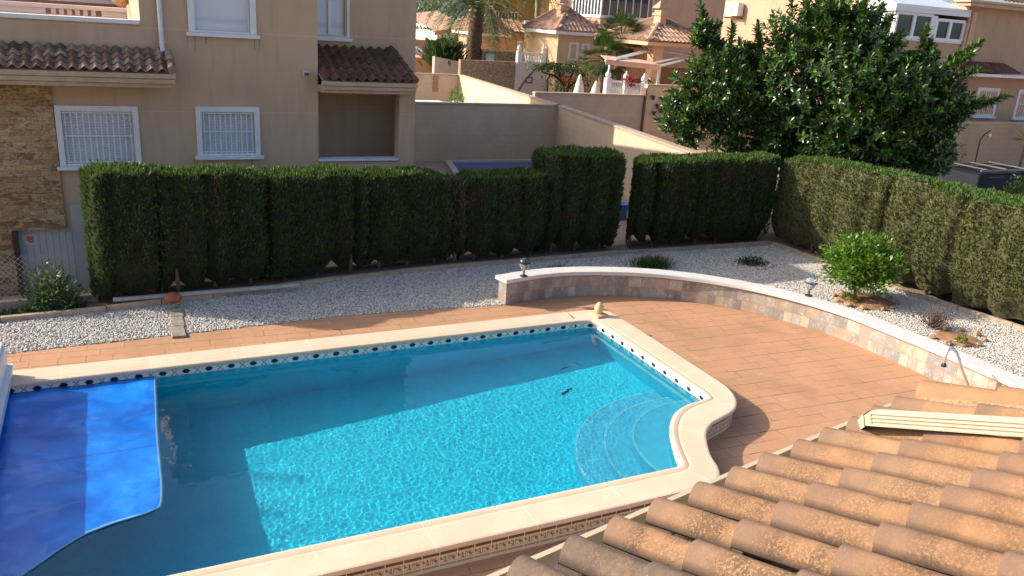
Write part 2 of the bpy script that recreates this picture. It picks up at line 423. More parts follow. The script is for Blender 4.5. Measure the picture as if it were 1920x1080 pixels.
# ================================================================== GROUND, DECK, GRAVEL
import numpy as np
def deck_mat():
    s = NB('stamped_concrete'); g = s.geo()
    dv = s.n('TexNoise', {'Vector': g, 'Scale': 3., 'Detail': 3.}).outputs['Color']
    off = s.n('VectorMath', {0: dv, 1: (.5, .5, .5)}, operation='SUBTRACT').outputs[0]
    off = s.n('VectorMath', {0: off, 'Scale': .035}, operation='SCALE').outputs[0]
    p = s.n('VectorMath', {0: g, 1: off}, operation='ADD').outputs[0]
    br = s.n('TexBrick', {'Vector': s.scl(p, 1, rot=(0, 0, R(3))), 'Scale': 1., 'Mortar Size': .007, 'Mortar Smooth': .3, 'Brick Width': .46, 'Row Height': .205, 'Color1': (.2, .2, .2), 'Color2': (.8, .8, .8), 'Mortar': (0., 0., 0.), 'Bias': 0.}, offset=.37, squash=.7, squash_frequency=3)
    fac = s.math('MULTIPLY', br.outputs['Fac'], s.lin(s.noise(s.scl(g, .9, 2.2, 1), 1.6, 3), .4, .55, .25, 1)); cell = br.outputs['Color']
    c = s.mix(s.lin(s.noise(g, 1.3, 5, .6), .3, .7), (.41, .215, .112), (.48, .265, .145))
    c = s.mix(s.n('SeparateColor', {'Color': cell}).outputs[0], c, s.mix(.35, c, (.50, .29, .18)))
    c = s.mix(s.lin(s.noise(g, 26, 4, .7), .5, .8, 0, .45), c, (.27, .14, .085))
    brk = s.lin(s.noise(g, 2.4, 3), .42, .58, .25, 1.)
    c = s.mix(s.math('MULTIPLY', fac, s.math('MULTIPLY', brk, .8)), c, (.16, .085, .05))
    c = s.mix(s.lin(s.noise(g, .7, 6, .7, 1.), .50, .7, 0, .55), c, (.30, .17, .10))
    c = s.mix(s.lin(s.noise(g, 1.9, 7, .75, .6), .56, .7, 0, .5), c, (.54, .34, .21))
    py = s.n('SeparateXYZ', {'Vector': s.scl(p, 1, rot=(0, 0, R(3)))}).outputs[1]
    rw = s.math('GREATER_THAN', s.math('ABSOLUTE', s.math('SUBTRACT', s.math('FRACT', s.math('DIVIDE', py, .41)), .5)), .484)
    rw = s.math('MULTIPLY', rw, s.lin(s.noise(s.scl(g, .7, 3, 1), 1.3, 3), .45, .6, .1, .8)); c = s.mix(rw, c, (.15, .075, .04)); fac = s.math('MAXIMUM', fac, rw)
    h = s.math('SUBTRACT', s.math('MULTIPLY', s.noise(g, 14, 6, .65, .4), .5), s.math('MULTIPLY', fac, brk))
    return s.fin(c, .66, s.bump(h, .55, .012), Specular_IOR_Level=.35)
MDECK = deck_mat(); MEARTH = plain('dry_earth', (.22, .15, .10), .95, .3, 3, .5)
def soil(): return MEARTH
DE = catmull([(-4, 11.5, 0), (-1.35, 11.68, 0), (.5, 11.76, 0), (3.06, 11.86, 0), (4.6, 11.78, 0), (5.72, 11.66, 0)], 6)   # deck / gravel edge
WALLIN = catmull([(5.80, 11.66, 0), (6.6, 11.80, 0), (7.4, 11.74, 0), (8.3, 11.45, 0), (9.05, 11.0, 0), (9.75, 10.3, 0), (10.2, 9.5, 0), (10.45, 8.7, 0), (10.52, 7.9, 0), (10.55, 7.2, 0), (10.55, 6.4, 0), (10.5, 5.5, 0), (10.3, 4.0, 0)], 8)
# deck: outside of the pool, inside the curved wall
m = MB()
outer = [(p.x, p.y) for p in DE]+[(p.x+.05, p.y+.05) for p in WALLIN]+[(10.3, -1.5), (-4, -1.5)]
hole = [(p.x, p.y) for p in [(_ou[k]-(_ou[k]-_in[k]).normalized()*.03) for k in range(len(_ou))]]+[(-4, 5.0), (-3.99, 10.0)]
hole = [(p.x, p.y) for p in [(_ou[k]-(_ou[k]-_in[k]).normalized()*.04) for k in range(len(_ou))]]
loops = [[Vector((a, b, 0)) for a, b in outer], [Vector((a, b, 0)) for a, b in hole]]
fl = loops[0]+loops[1]; i0 = len(m.v); m.v += [tuple(p) for p in fl]
for t in tessellate_polygon(loops):
    a, b, c = (fl[q] for q in t)
    if (b-a).cross(c-a).z < 0: t = (t[0], t[2], t[1])
    m.f.append(tuple(i0+q for q in t)); m.mi.append(0)
tag(m.build('pool_deck', MDECK), kind='structure')
# wide ground far below/around
m = MB(); m.quad((-900, 14.9, -1.45), (2500, 14.9, -1.45), (2500, 5000, -1.45), (-900, 5000, -1.45))
m.quad((-900, -300, -1.451), (2500, -300, -1.451), (2500, 14.9, -1.451), (-900, 14.9, -1.451))
tag(m.build('ground', plain('far_earth', (.26, .20, .13), .95, .35, .05)), kind='structure')
m = MB(); m.prism([(-6, 11), (5, 11), (15.2, 11), (15.2, -3), (40, -3), (40, 17.5), (15.6, 14.9), (1.2, 14.6), (-1, 14.2), (-6, 13.8)][:0] or [(-6, 11.2), (15.6, 11.2), (15.6, 14.95), (-6, 14.0)], -1.4, -.03)
m.box((9, -3, -1.4), (15.6, 11.2, -.03))
tag(m.build('garden_soil', MEARTH), kind='structure')
# ---- gravel bed
def gravel_mat():
    s = NB('white_gravel'); g = s.geo(); ri = s.n('NewGeometry').outputs['Random Per Island']
    c = s.ramp(ri, [(0, (.22, .20, .19)), (.25, (.42, .39, .35)), (.6, (.55, .51, .455)), (.9, (.68, .64, .57)), (1, (.46, .37, .28))])
    return s.fin(s.mix(s.lin(s.noise(g, 90, 2), .3, .8, 0, .3), c, (.4, .39, .38)), .8)
KERB = [(-4, 12.75), (-1.6, 12.89), (-.23, 12.97), (1.31, 13.19), (3.49, 13.57), (5.74, 13.80), (9.48, 13.87), (13.62, 13.77)]
KERB2 = [(13.62, 13.77), (13.68, 12), (13.7, 10.09), (14.05, 8.2), (14.3, 6.5), (14.5, 4.5)]
def poly_in(x, y, P):
    c = False; n = len(P)
    for i in range(n):
        a, b = P[i], P[i-1]
        if (a[1] > y) != (b[1] > y) and x < (b[0]-a[0])*(y-a[1])/(b[1]-a[1])+a[0]: c = not c
    return c
BED = [(p.x, p.y) for p in DE]+[(p.x+.2, p.y+.12) for p in WALLIN]+[(KERB2[-1][0], 4.5)]+KERB2[::-1][1:]+KERB[::-1][1:]
m = MB(); m.prism(BED, -.03, .002)
tag(m.build('gravel_bed', plain('gravel_base', (.30, .29, .28), .9, .4, 60)), kind='structure')
rg = np.random.default_rng(3)
ico = []
b_ = bmesh.new(); bmesh.ops.create_icosphere(b_, subdivisions=1, radius=1); IV = np.array([v.co[:] for v in b_.verts]); IF = np.array([[v.index for v in f.verts] for f in b_.faces]); b_.free()
def pebbles(name, P, dens, size, mat, z0=0.):
    xs = [p[0] for p in P]; ys = [p[1] for p in P]; pts = []
    n = int((max(xs)-min(xs))*(max(ys)-min(ys))*dens)
    cx = rg.uniform(min(xs), max(xs), n); cy = rg.uniform(min(ys), max(ys), n)
    keep = np.zeros(n, bool)
    for i in range(len(P)):
        a, b = P[i], P[i-1]
        if a[1] != b[1]: keep ^= ((a[1] > cy) != (b[1] > cy)) & (cx < (b[0]-a[0])*(cy-a[1])/(b[1]-a[1])+a[0])
    cx, cy = cx[keep], cy[keep]; n = len(cx)
    sc_ = size*rg.uniform(.6, 1.35, (n, 1, 1))*np.stack([rg.uniform(.7, 1.25, n), rg.uniform(.7, 1.25, n), rg.uniform(.45, .8, n)], 1)[:, None, :]
    V = IV[None]*sc_*rg.uniform(.8, 1.15, (n, 12, 1))
    # random tilt
    a = rg.uniform(0, 6.28, n); tl = rg.normal(0, .5, n)
    ca, sa, ct, st = np.cos(a), np.sin(a), np.cos(tl), np.sin(tl)
    X = V[..., 0]*ct[:, None]+V[..., 2]*st[:, None]; Z = -V[..., 0]*st[:, None]+V[..., 2]*ct[:, None]; Y = V[..., 1]
    V = np.stack([X*ca[:, None]-Y*sa[:, None]+cx[:, None], X*sa[:, None]+Y*ca[:, None]+cy[:, None], Z+z0+rg.uniform(.0, size*.6, n)[:, None]], 2).reshape(-1, 3)
    F = (IF[None]+12*np.arange(n)[:, None, None]).reshape(-1, 3)
    return np_mesh(name, V, F, mat)
def np_mesh(name, V, F, mat, parent=None, smooth=False):
    me = bpy.data.meshes.new(name); k = F.shape[1]
    me.vertices.add(len(V)); me.loops.add(F.size); me.polygons.add(len(F))
    off = np.array(world_loc(parent)) if parent else np.array([(V[:, 0].min()+V[:, 0].max())/2, (V[:, 1].min()+V[:, 1].max())/2, V[:, 2].min()])
    me.vertices.foreach_set('co', (V-off).astype(np.float32).ravel())
    me.loops.foreach_set('vertex_index', F.astype(np.int32).ravel())
    me.polygons.foreach_set('loop_start', np.arange(0, F.size, k, dtype=np.int32))
    if smooth: me.polygons.foreach_set('use_smooth', np.ones(len(F), bool))
    me.materials.append(mat); me.update(calc_edges=True); me.validate()
    o = bpy.data.objects.new(name, me); COL.objects.link(o)
    if parent: o.parent = parent
    else: o.location = off
    return o
MGR = gravel_mat()
tag(pebbles('gravel', BED, 2500, .0150, MGR, .004), kind='stuff')
# ---- kerbs
def ribbon(m, P, w, z0, z1, side=1):
    """upright strip following a polyline; w to the left of travel * side"""
    P = [Vector((p[0], p[1])) for p in P]; n = len(P); off = []
    for i, p in enumerate(P):
        d = (P[min(i+1, n-1)]-P[max(i-1, 0)]).normalized(); off.append(p+Vector((-d.y, d.x))*w*side)
    for i in range(n-1):
        a, b, c, d = P[i], P[i+1], off[i+1], off[i]
        v = [(a.x, a.y), (b.x, b.y), (c.x, c.y), (d.x, d.y)]
        if side < 0: v = v[::-1]
        lo = [(x, y, z0) for x, y in v]; hi = [(x, y, z1) for x, y in v]
        m.quad(*hi); 
        for q in range(4): m.quad(lo[q], lo[(q+1) % 4], hi[(q+1) % 4], hi[q])
def kerb_blocks(P, L=.95, gap=.006, w=.08, z1=.09, side=1):
    m = MB(); P = [Vector((p[0], p[1])) for p in P]
    pts = []; 
    for a, b in zip(P, P[1:]):
        n = max(1, round((b-a).length/L))
        for i in range(n):
            s0 = a+(b-a)*(i/n); s1 = a+(b-a)*((i+1)/n); d = (s1-s0).normalized()
            jz = rnd.uniform(-.008, .008)
            ribbon(m, [s0+d*gap, s1-d*gap], w, -.1, z1+jz, side)
    return m
MK = plain('concrete_kerb', (.36, .28, .21), .9, .2, 8, .4)
tag(kerb_blocks(KERB).build('garden_kerb', MK, bevel=.006), 'low sandy concrete kerb running between the pebbles and the long clipped conifers', 'kerb', kind='structure')
tag(kerb_blocks(KERB2).build('garden_kerb', MK, bevel=.006), 'low sandy kerb running beside the sunlit side row of conifers', 'kerb', kind='structure')
# pale marble strips lying behind the kerb
m = MB(); a = at(212, 566, .12); b = at(565, 537, .12); d = (b-a).normalized(); nn = Vector((-d.y, d.x, 0))
m.obox((a+b)/2+Vector((0, 0, 0))+nn*.1, (b-a)/2, nn*.035, (0, 0, .025))
tag(m.build('stone_strip', plain('marble_strip', (.40, .37, .35), .6, .2, 5), bevel=.005), 'pale grey stone strip lying along the kerb under the shady conifer row', 'stone strip')
# concrete strip across the pebbles with terracotta ball
m = MB(); 
for k in range(3):
    a = Vector((.70, 12.83-k*.4, .035)); m.box((.625-.02*k, 12.85-.41*k-.40, -.02), (.81-.02*k, 12.85-.41*k, .035))
tag(m.build('concrete_strip', plain('old_concrete', (.24, .21, .17), .9, .35, 9, .5), bevel=.008), 'weathered concrete strip crossing the white pebbles', 'concrete strip')
m = MB(); m.lathe((.70, 12.93, .08), [(.05, 0), (.09, .02), (.125, .06), (.13, .1), (.10, .14), (.05, .165), (.0, .175)], 20)
tag(m.build('terracotta_ball', plain('terracotta', (.30, .09, .035), .75, .3, 20, .4), smooth=True), 'dark red clay ball sitting on the kerb at the head of the concrete strip', 'clay ball')
# ---- finial on the coping
fn = empty('stone_finial', (6.72, 10.2, .25), 'cream stone cone ornament standing on the far corner of the pool coping', 'ornament')
MFS = plain('finial_stone', (.60, .42, .24), .8, .15, 20, .3)
m = MB(); m.obox((6.72, 10.2, .268), (.11, .02, 0), (-.02, .11, 0), (0, 0, .02)); m.build('plinth', MFS, fn, bevel=.008)
m = MB(); m.lathe((6.72, 10.2, .289), [(.05, 0), (.045, .015), (.07, .05), (.074, .075), (.066, .115), (.045, .155), (.022, .18), (.0, .19)], 20); m.build('cone', MFS, fn, smooth=True)
# ================================================================== CURVED WALL
def clad_mat(name='wall_cladding', w=.24, h=.185, loc=0.):
    s = NB(name); uv = s.uv(); g = s.geo()
    br = s.n('TexBrick', {'Vector': uv, 'Scale': 1., 'Mortar Size': .006, 'Mortar Smooth': .2, 'Brick Width': w, 'Row Height': h, 'Color1': (0., 0., 0.), 'Color2': (1., 1., 1.), 'Mortar': (.5, .5, .5), 'Bias': 0.}, offset=.37, squash=.62, squash_frequency=2)
    rv = s.n('SeparateColor', {'Color': br.outputs['Color']}).outputs[0]
    c = s.ramp(rv, [(0, (.13, .13, .14)), (.2, (.30, .28, .26)), (.4, (.33, .27, .20)), (.6, (.19, .19, .20)), (.8, (.42, .38, .32)), (1, (.34, .24, .16))])
    c = s.mix(s.lin(s.noise(g, 11, 6, .7, 1.6), .45, .62, 0, .6), c, s.mix(s.lin(s.noise(g, 7, 2), .4, .6), (.28, .20, .13), (.50, .48, .45)))
    c = s.mix(br.outputs['Fac'], c, (.38, .21, .11))
    h = s.math('SUBTRACT', s.math('MULTIPLY', s.noise(g, 30, 5), .4), br.outputs['Fac'])
    return s.fin(c, .75, s.bump(h, .5, .01))
cw = empty('curved_wall', (8.6, 10.6, 0), 'low curved garden wall clad in mixed stone with a white coping', 'wall')
def offset_line(P, d):
    out = []
    for i, p in enumerate(P):
        t = (P[min(i+1, len(P)-1)]-P[max(i-1, 0)]).normalized(); out.append(p+Vector((-t.y, t.x, 0))*d)
    return out
WO = offset_line(WALLIN, .22)
m = MB(); cum = 0
for k in range(len(WALLIN)-1):
    a, b, c, d = WALLIN[k], WALLIN[k+1], WO[k+1], WO[k]; l = (b-a).length
    m.quad((a.x, a.y, 0), (b.x, b.y, 0), (b.x, b.y, .4), (a.x, a.y, .4), uv=[(cum, 0), (cum+l, 0), (cum+l, .4), (cum, .4)])
    m.quad((c.x, c.y, 0), (d.x, d.y, 0), (d.x, d.y, .4), (c.x, c.y, .4), uv=[(cum+l, 0), (cum, 0), (cum, .4), (cum+l, .4)])
    cum += l
a, d = WALLIN[0], WO[0]
m.quad((d.x, d.y, 0), (a.x, a.y, 0), (a.x, a.y, .4), (d.x, d.y, .4), uv=[(-.22, 0), (0, 0), (0, .4), (-.22, .4)])
m.build('stone_cladding', clad_mat(), cw)
m = MB(); A = offset_line(WALLIN, -.045); B = offset_line(WALLIN, .27)
dirn = (WALLIN[0]-WALLIN[1]).normalized()*.045; A[0] = A[0]+dirn; B[0] = B[0]+dirn
pr_ = [(0, .401), (0, .452), (.012, .465), (.99, .465), (1., .452), (1., .401)]
for k in range(len(A)-1):
    for (t0, z0), (t1, z1) in zip(pr_, pr_[1:]+pr_[:1]):
        p = lambda K, t, z: (A[K].x+(B[K].x-A[K].x)*t, A[K].y+(B[K].y-A[K].y)*t, z)
        m.quad(p(k, t0, z0), p(k+1, t0, z0), p(k+1, t1, z1), p(k, t1, z1))
m.quad(*[(A[0].x+(B[0].x-A[0].x)*t, A[0].y+(B[0].y-A[0].y)*t, z) for t, z in pr_])
m.build('white_coping', plain('white_paint', (.58, .56, .54), .55, .05, 3, .05), cw)
# ---- garden lamps on the wall
MDK = plain('dark_metal', (.03, .03, .032), .35, .1, 5); 
s_ = NB('lamp_glass'); MGL = s_.fin((.75, .8, .82), .06, Transmission_Weight=.75, IOR=1.45)
s_ = NB('smoked_dome'); MDOME = s_.fin((.10, .11, .12), .18, Metallic=.6)
def lamp(loc, label, dome=None):
    x, y, z = loc; e = empty('garden_lamp', loc, label, 'lamp', 'lamps on the curved wall')
    m = MB(); m.lathe(loc, [(.065, 0), (.065, .012), (.03, .025), (.017, .04), (.015, .1)], 16); m.build('base', MDK, e, smooth=True, angle=40)
    m = MB(); m.lathe((x, y, z+.1), [(.02, 0), (.045, .02), (.085, .09), (.095, .125)], 20); m.build('glass_bowl', MGL, e, smooth=True)
    m = MB(); m.lathe((x, y, z+.225), [(.098, 0), (.104, .006), (.104, .014), (.098, .02)], 20); m.build('rim', MDK, e, smooth=True, angle=40)
    m = MB(); m.lathe((x, y, z+.246), [(.095, 0), (.088, .03), (.065, .058), (.03, .075), (.0, .08)], 20); m.build('dome', dome or MDOME, e, smooth=True)
    m = MB(); m.lathe((x, y, z+.11), [(.012, 0), (.012, .07), (.018, .075), (.018, .1), (.005, .11)], 10); m.build('bulb_holder', plain('white_plastic', (.7, .7, .68), .4), e, smooth=True)
    return e
lamp((6.15, 11.74, .466), 'dark domed lamp at the squared end of the white-topped wall, in the shade')
l2 = lamp((10.47, 9.55, .466), 'sunlit glass lamp on the bend of the white wall, near the round citrus bush', MGL); l2.rotation_euler = (0, 0, 0)
# ---- outdoor shower
sh = empty('garden_shower', (11.0, 6.4, 0), 'bent chrome shower pipe with a dark rose in front of the curved wall', 'shower')
P = [aty(1822, 745, 6.3), aty(1813, 716, 6.35), aty(1803, 690, 6.4), aty(1796, 667, 6.45), aty(1790, 657, 6.5), aty(1783, 654, 6.5), aty(1777, 658, 6.5), aty(1773, 668, 6.5), aty(1771, 680, 6.5)]
P = [P[0]+(P[0]-P[1])*.9]+P
s_ = NB('chrome'); MCH = s_.fin((.66, .68, .70), .35, Metallic=.8)
m = MB(); m.tube(catmull([tuple(p) for p in P], 6), .02, 12); m.build('pipe', MCH, sh, smooth=True)
q = P[-1]; m = MB(); m.lathe((q.x, q.y, q.z-.055), [(.036, 0), (.038, .015), (.022, .05), (.016, .07)], 16); m.build('shower_rose', MDK, sh, smooth=True)
# ================================================================== FOLIAGE HELPERS
def leaf_mat(name, stops, rough=.5, brown=None, scale=1.2, trans=.25, spec=.4):
    s = NB(name); g = s.geo(); ri = s.n('NewGeometry').outputs['Random Per Island']
    c = s.ramp(ri, stops)
    c = s.mix(s.lin(s.noise(g, scale, 4), .35, .65, 0, .5), c, s.mix(.5, c, stops[0][1]))
    if brown: c = s.mix(s.lin(s.noise(s.scl(g, 1.1, 1.1, .55), 1.7, 5, .65), brown[1], brown[1]+.1, 0, brown[2]), c, brown[0])
    s.fin(c, rough, Specular_IOR_Level=spec)
    if trans:
        tr = s.n('BsdfTranslucent', {'Color': s.mix(.5, c, (.16, .26, .03))}); mx = s.n('MixShader', {0: trans})
        s.t.links.new(s.b.outputs[0], mx.inputs[1]); s.t.links.new(tr.outputs[0], mx.inputs[2]); s.t.links.new(mx.outputs[0], s.out.inputs[0])
    return s.m
def sprays(C, D, L, W, bend=0., N2=None):
    """leaf quads: centres C, directions D (unit), lengths L, widths W -> verts, faces (folded diamond of 4 verts)"""
    n = len(C); rv = rg.normal(0, 1, (n, 3)) if N2 is None else N2
    S = np.cross(D, rv); S /= np.linalg.norm(S, axis=1)[:, None]+1e-9
    U = np.cross(S, D)
    L = L[:, None]; W = W[:, None]
    a = C; b = C+D*L*.5+S*W*.5-U*W*bend; c = C+D*L-U*L*bend*.6; d = C+D*L*.5-S*W*.5-U*W*bend
    V = np.stack([a, b, c, d], 1).reshape(-1, 3); F = np.arange(4*n).reshape(n, 4)
    return V, F
def nrm(A): return A/(np.linalg.norm(A, axis=1)[:, None]+1e-9)
# ================================================================== HEDGES
MHS = leaf_mat('cypress_sprays', [(0, (.014, .032, .007)), (.4, (.033, .066, .013)), (.8, (.060, .108, .022)), (1, (.085, .145, .03))], .6, ((.11, .05, .025), .56, .75), trans=.2)
MHB = leaf_mat('dead_cypress_sprays', [(0, (.07, .045, .03)), (.5, (.13, .09, .06)), (1, (.06, .07, .025))], .8, trans=.1)
MHG = leaf_mat('dusty_cypress_sprays', [(0, (.05, .065, .016)), (.4, (.10, .12, .03)), (.8, (.15, .17, .045)), (1, (.22, .24, .08))], .65, ((.22, .16, .07), .56, .8), trans=.2)
MHT = leaf_mat('sun_lightened_cypress_tips', [(0, (.026, .058, .010)), (.4, (.052, .108, .016)), (.8, (.09, .165, .025)), (1, (.14, .22, .04))], .6, trans=.25)  # fresh top growth, lightened further: sun on the tops put into its colour
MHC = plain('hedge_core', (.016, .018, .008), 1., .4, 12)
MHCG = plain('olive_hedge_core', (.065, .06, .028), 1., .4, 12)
MTR = plain('cypress_trunk', (.16, .12, .09), .95, .3, 20, .5)
def hedge(P, heights, th, label, group='clipped conifer rows', mat=None, seed=0, dens=1500, z0=.03, cols=.55, low=.04, ends=(.3, .3), skew=0.):
    """P: plan polyline of the front foot (row seen from the camera); body lies to the left of travel"""
    mat = mat or MHS
    P = [Vector((p[0], p[1], 0)) for p in P]
    cum = [0]
    for a, b in zip(P, P[1:]): cum.append(cum[-1]+(b-a).length)
    Lt = cum[-1]
    def pos(s):
        s = min(max(s, 0), Lt)
        for k in range(len(P)-1):
            if s <= cum[k+1] or k == len(P)-2:
                d = (P[k+1]-P[k]).normalized(); return P[k]+d*(s-cum[k]), Vector((-d.y, d.x, 0))
    def hgt(s):
        t = s/Lt*(len(heights)-1); k = min(int(t), len(heights)-2); return heights[k]+(heights[k+1]-heights[k])*(t-k)
    def surf(s, v):
        """v 0..1 front bottom->top, 1..2 top, 2..3 back; ends rounded"""
        p, n = pos(s); H = hgt(s)
        e = 1.
        for q, en in ((s, ends[0]), (Lt-s, ends[1])):
            if q < en: e *= math.sqrt(max(0, 1-(1-q/en)**2))
        col = .5+.5*math.cos(2*math.pi*(s+seed*.3+.42*noise.noise(Vector((s*1.3, seed, 0))))/cols)
        flute = (1-col)**3*.15*(.25+1.3*max(0, noise.noise(Vector((s*.9, seed, 3)))+.3))
        lo = low+.13*max(0, noise.noise(Vector((s*2.1, seed*3.7, 1.))))+flute*.9
        if v <= 1:
            z = lo+(H-lo)*v; bow = .07*math.sin(math.pi*min(1, v*1.05))-(.16*max(0, .22-v)/.22)
            y = 0-bow+flute; 
            if v > .93: y += (v-.93)/.07*.07
        elif v <= 2:
            z = H+.05*math.sin(math.pi*(v-1)); y = .07+(th-.14)*(v-1)
        else:
            z = H-(H-low)*(v-2); y = th
        y = th/2+(y-th/2)*(.35+.65*e); z = z if v < 1 else z-(1-e)*.12
        q = Vector((p.x, p.y, 0))+n*y
        if skew and s < 1.4: q = q+Vector((n.y, -n.x, 0))*skew*max(0, y)*(1-s/1.4)
        nz = noise.noise(Vector((q.x*1.7, q.y*1.7, z*1.3+seed)))*.07+noise.noise(Vector((q.x*6, q.y*6, z*5+seed)))*.035
        q = q+n*(nz if v > 1.5 else -nz); q.z = z+z0-(.0 if v > 1 else 0)+(nz if 1 < v <= 2 else 0)
        return q
    c0 = P[0]+(P[-1]-P[0])*.5; nn = pos(Lt/2)[1]
    e = empty('hedge', (c0.x+nn.x*th/2, c0.y+nn.y*th/2, z0), label, 'hedge', group)
    nu = max(8, int(Lt/.09)); m = MB()
    m.grid(lambda a, b: surf(a*Lt, b*3)+Vector((0, 0, 0)), nu, 42)
    # caps
    for s in (0, Lt):
        R_ = [surf(s, v/8*3) for v in range(9)]; m.quad(*R_)
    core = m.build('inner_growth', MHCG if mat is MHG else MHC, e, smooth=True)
    NU, NV = max(20, int(Lt/.045)), 60
    G_ = [[surf(Lt*a/NU, 3*b/NV) for b in range(NV+1)] for a in range(NU+1)]
    def surf2(s, v):
        a = min(s/Lt*NU, NU-1e-6); b = min(v/3*NV, NV-1e-6); i, j = int(a), int(b); fa, fb = a-i, b-j
        return (G_[i][j]*(1-fa)+G_[i+1][j]*fa)*(1-fb)+(G_[i][j+1]*(1-fa)+G_[i+1][j+1]*fa)*fb
    # sprays over the surface
    C = []; D = []; CT = []; DT = []
    area = Lt*(sum(heights)/len(heights)+th); n = int(area*dens)
    rr = random.Random(seed+11)
    tot = 2.35+.0
    hm = sum(heights)/len(heights); wv = [hm, th, hm*.4]; ws = sum(wv)
    for i in range(n):
        s = rr.random()*Lt; r = rr.random()*ws
        if r < wv[0]: v = r/wv[0]
        elif r < wv[0]+wv[1]: v = 1+(r-wv[0])/wv[1]
        else: v = 2+(r-wv[0]-wv[1])/wv[2]*.4
        q = surf2(s, v); p, nn_ = pos(s)
        out = -nn_ if v < 1 else (Vector((0, 0, 1)) if v < 2 else nn_)
        en = 0
        if s < ends[0]: en = -(1-s/ends[0])
        elif Lt-s < ends[1]: en = 1-(Lt-s)/ends[1]
        tdir = Vector((nn_.y, -nn_.x, 0)); out = (out+tdir*en*1.2).normalized()
        if v < .06 and rr.random() < .5: continue
        d = Vector((rr.gauss(0, .34), rr.gauss(0, .34), .75+rr.random()*.4))+out*(.38+rr.random()*.45)
        if 1 <= v < 2 and rr.random() < .02: q = q+Vector((0, 0, rr.uniform(.02, .07)))
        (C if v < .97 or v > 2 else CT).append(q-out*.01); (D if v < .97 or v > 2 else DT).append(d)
    for s, k in ((0., -1), (Lt, 1)):
        for i in range(int(th*hm*dens*.8)):
            v0 = rr.random(); y = rr.random()*th; p, n_ = pos(s)
            zz = low+(hgt(s)-low)*v0; q = Vector((p.x, p.y, 0))+n_*y+(Vector((n_.y, -n_.x, 0))*skew*y if k < 0 else Vector((0, 0, 0))); q.z = zz+z0
            tdir = Vector((n_.y, -n_.x, 0)); sh_ = math.sqrt(max(0, 1-(2*y/th-1)**2))
            q = q-tdir*k*(ends[0 if k < 0 else 1])*(1-sh_)*.9
            if abs(2*y/th-1) > .45: continue
            C.append(q); D.append(tdir*k*.6+Vector((rr.gauss(0, .3), rr.gauss(0, .3), .9)))
    C = np.array(C); D = nrm(np.array(D)); n = len(C)
    V, F = sprays(C, D, rg.uniform(.055, .115, n), rg.uniform(.018, .038, n), .1)
    np_mesh('foliage', V, F, mat, e)
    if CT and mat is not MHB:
        n = len(CT); V, F = sprays(np.array(CT), nrm(np.array(DT)), rg.uniform(.045, .10, n), rg.uniform(.016, .032, n), .1); np_mesh('lightened_top_growth', V, F, MHT, e)
    # trunks
    k = int(Lt/cols)
    for i in range(k):
        s = (i+.5)*Lt/k; p, n_ = pos(s); q = p+n_*(th*.32)
        t = MB(); t.tube([(q.x, q.y, z0-.12), (q.x+rr.uniform(-.02, .02), q.y, z0+.3), (q.x, q.y, z0+1.2)], [.04, .032, .02], 7); t.build('trunk', MTR, e, smooth=True)
    return e
FH = .13
def kz(x):   # front face line from the kerb
    for a, b in zip(KERB, KERB[1:]):
        if a[0] <= x <= b[0]: return a[1]+(b[1]-a[1])*(x-a[0])/(b[0]-a[0])+FH+.12
    return 14.
def front(x0, x1, **k):
    xs = [x0+(x1-x0)*i/6 for i in range(7)]; return [(x, kz(x)) for x in xs]
TOPF = [(120, 316), (290, 316), (495, 322), (697, 321), (850, 325), (868, 329), (1030, 322), (1165, 310)]
TOPG = [(1165, 298), (1300, 296), (1480, 291)]
def interp(T, x):
    for a, b in zip(T, T[1:]):
        if a[0] <= x <= b[0]: return a[1]+(b[1]-a[1])*(x-a[0])/(b[0]-a[0])
    return T[0][1] if x < T[0][0] else T[-1][1]
def xpix(P):
    d = Vector(P)-CAMP; return 960+FPX*d.dot(rt)/d.dot(fw)
def hts(P, T, n=4):
    out = []
    for k in range(n):
        t = k/(n-1)*(len(P)-1); i = min(int(t), len(P)-2); x = P[i][0]+(P[i+1][0]-P[i][0])*(t-i); y = P[i][1]+(P[i+1][1]-P[i][1])*(t-i)
        z = 2.1
        for _ in range(4):
            px_ = xpix((x, y, z)); py_ = interp(T, px_); d = ray(px_, py_); k2 = math.hypot(x, y)/math.hypot(d.x, d.y); z = CH+d.z*k2
        out.append(z-.03-.035)
    return out
def fh(x0, x1, T, th, label, **k):
    P = front(x0, x1); hedge(P, [h-.085 for h in hts(P, T)], th, label, **k)
fh(-.36, .62, TOPF, .8, 'dense row end of dark conifers in front of the stone clad garage wall', seed=1)
fh(.58, 2.32, TOPF, .8, 'shady conifer stretch below the smaller barred white window', seed=2)
fh(2.30, 4.13, TOPF, .8, 'shady conifer stretch below the bare wall beside the open porch', seed=3)
fh(4.11, 5.80, TOPF, .8, 'shady conifer stretch below the recessed porch, beside the withered plant', seed=4)
fh(5.76, 6.06, [(0, 330), (1900, 330)], .5, 'narrow withered brown conifer between two green stretches', mat=MHB, seed=5, cols=.3, ends=(.15, .15))
fh(6.04, 7.92, TOPF, .8, 'shady conifer stretch in front of the neighbouring blue pool', seed=6)
fh(7.84, 9.66, [(0, 286), (1900, 286)], 1.05, 'taller rounded conifer block left of the narrow gap', seed=7, ends=(.3, .22))
fh(9.82, 13.9, TOPG, 1.0, 'long dark conifer stretch between the narrow gap and the inner corner', seed=8, ends=(.3, .2), skew=.66)
TOPR = [(1490, 300), (1580, 312), (1680, 332), (1770, 356), (1790, 364), (1850, 372), (1920, 388), (2000, 410)]
def side(P, th, label, **k): hedge(P, hts(P, TOPR), th, label, mat=MHG, **k)
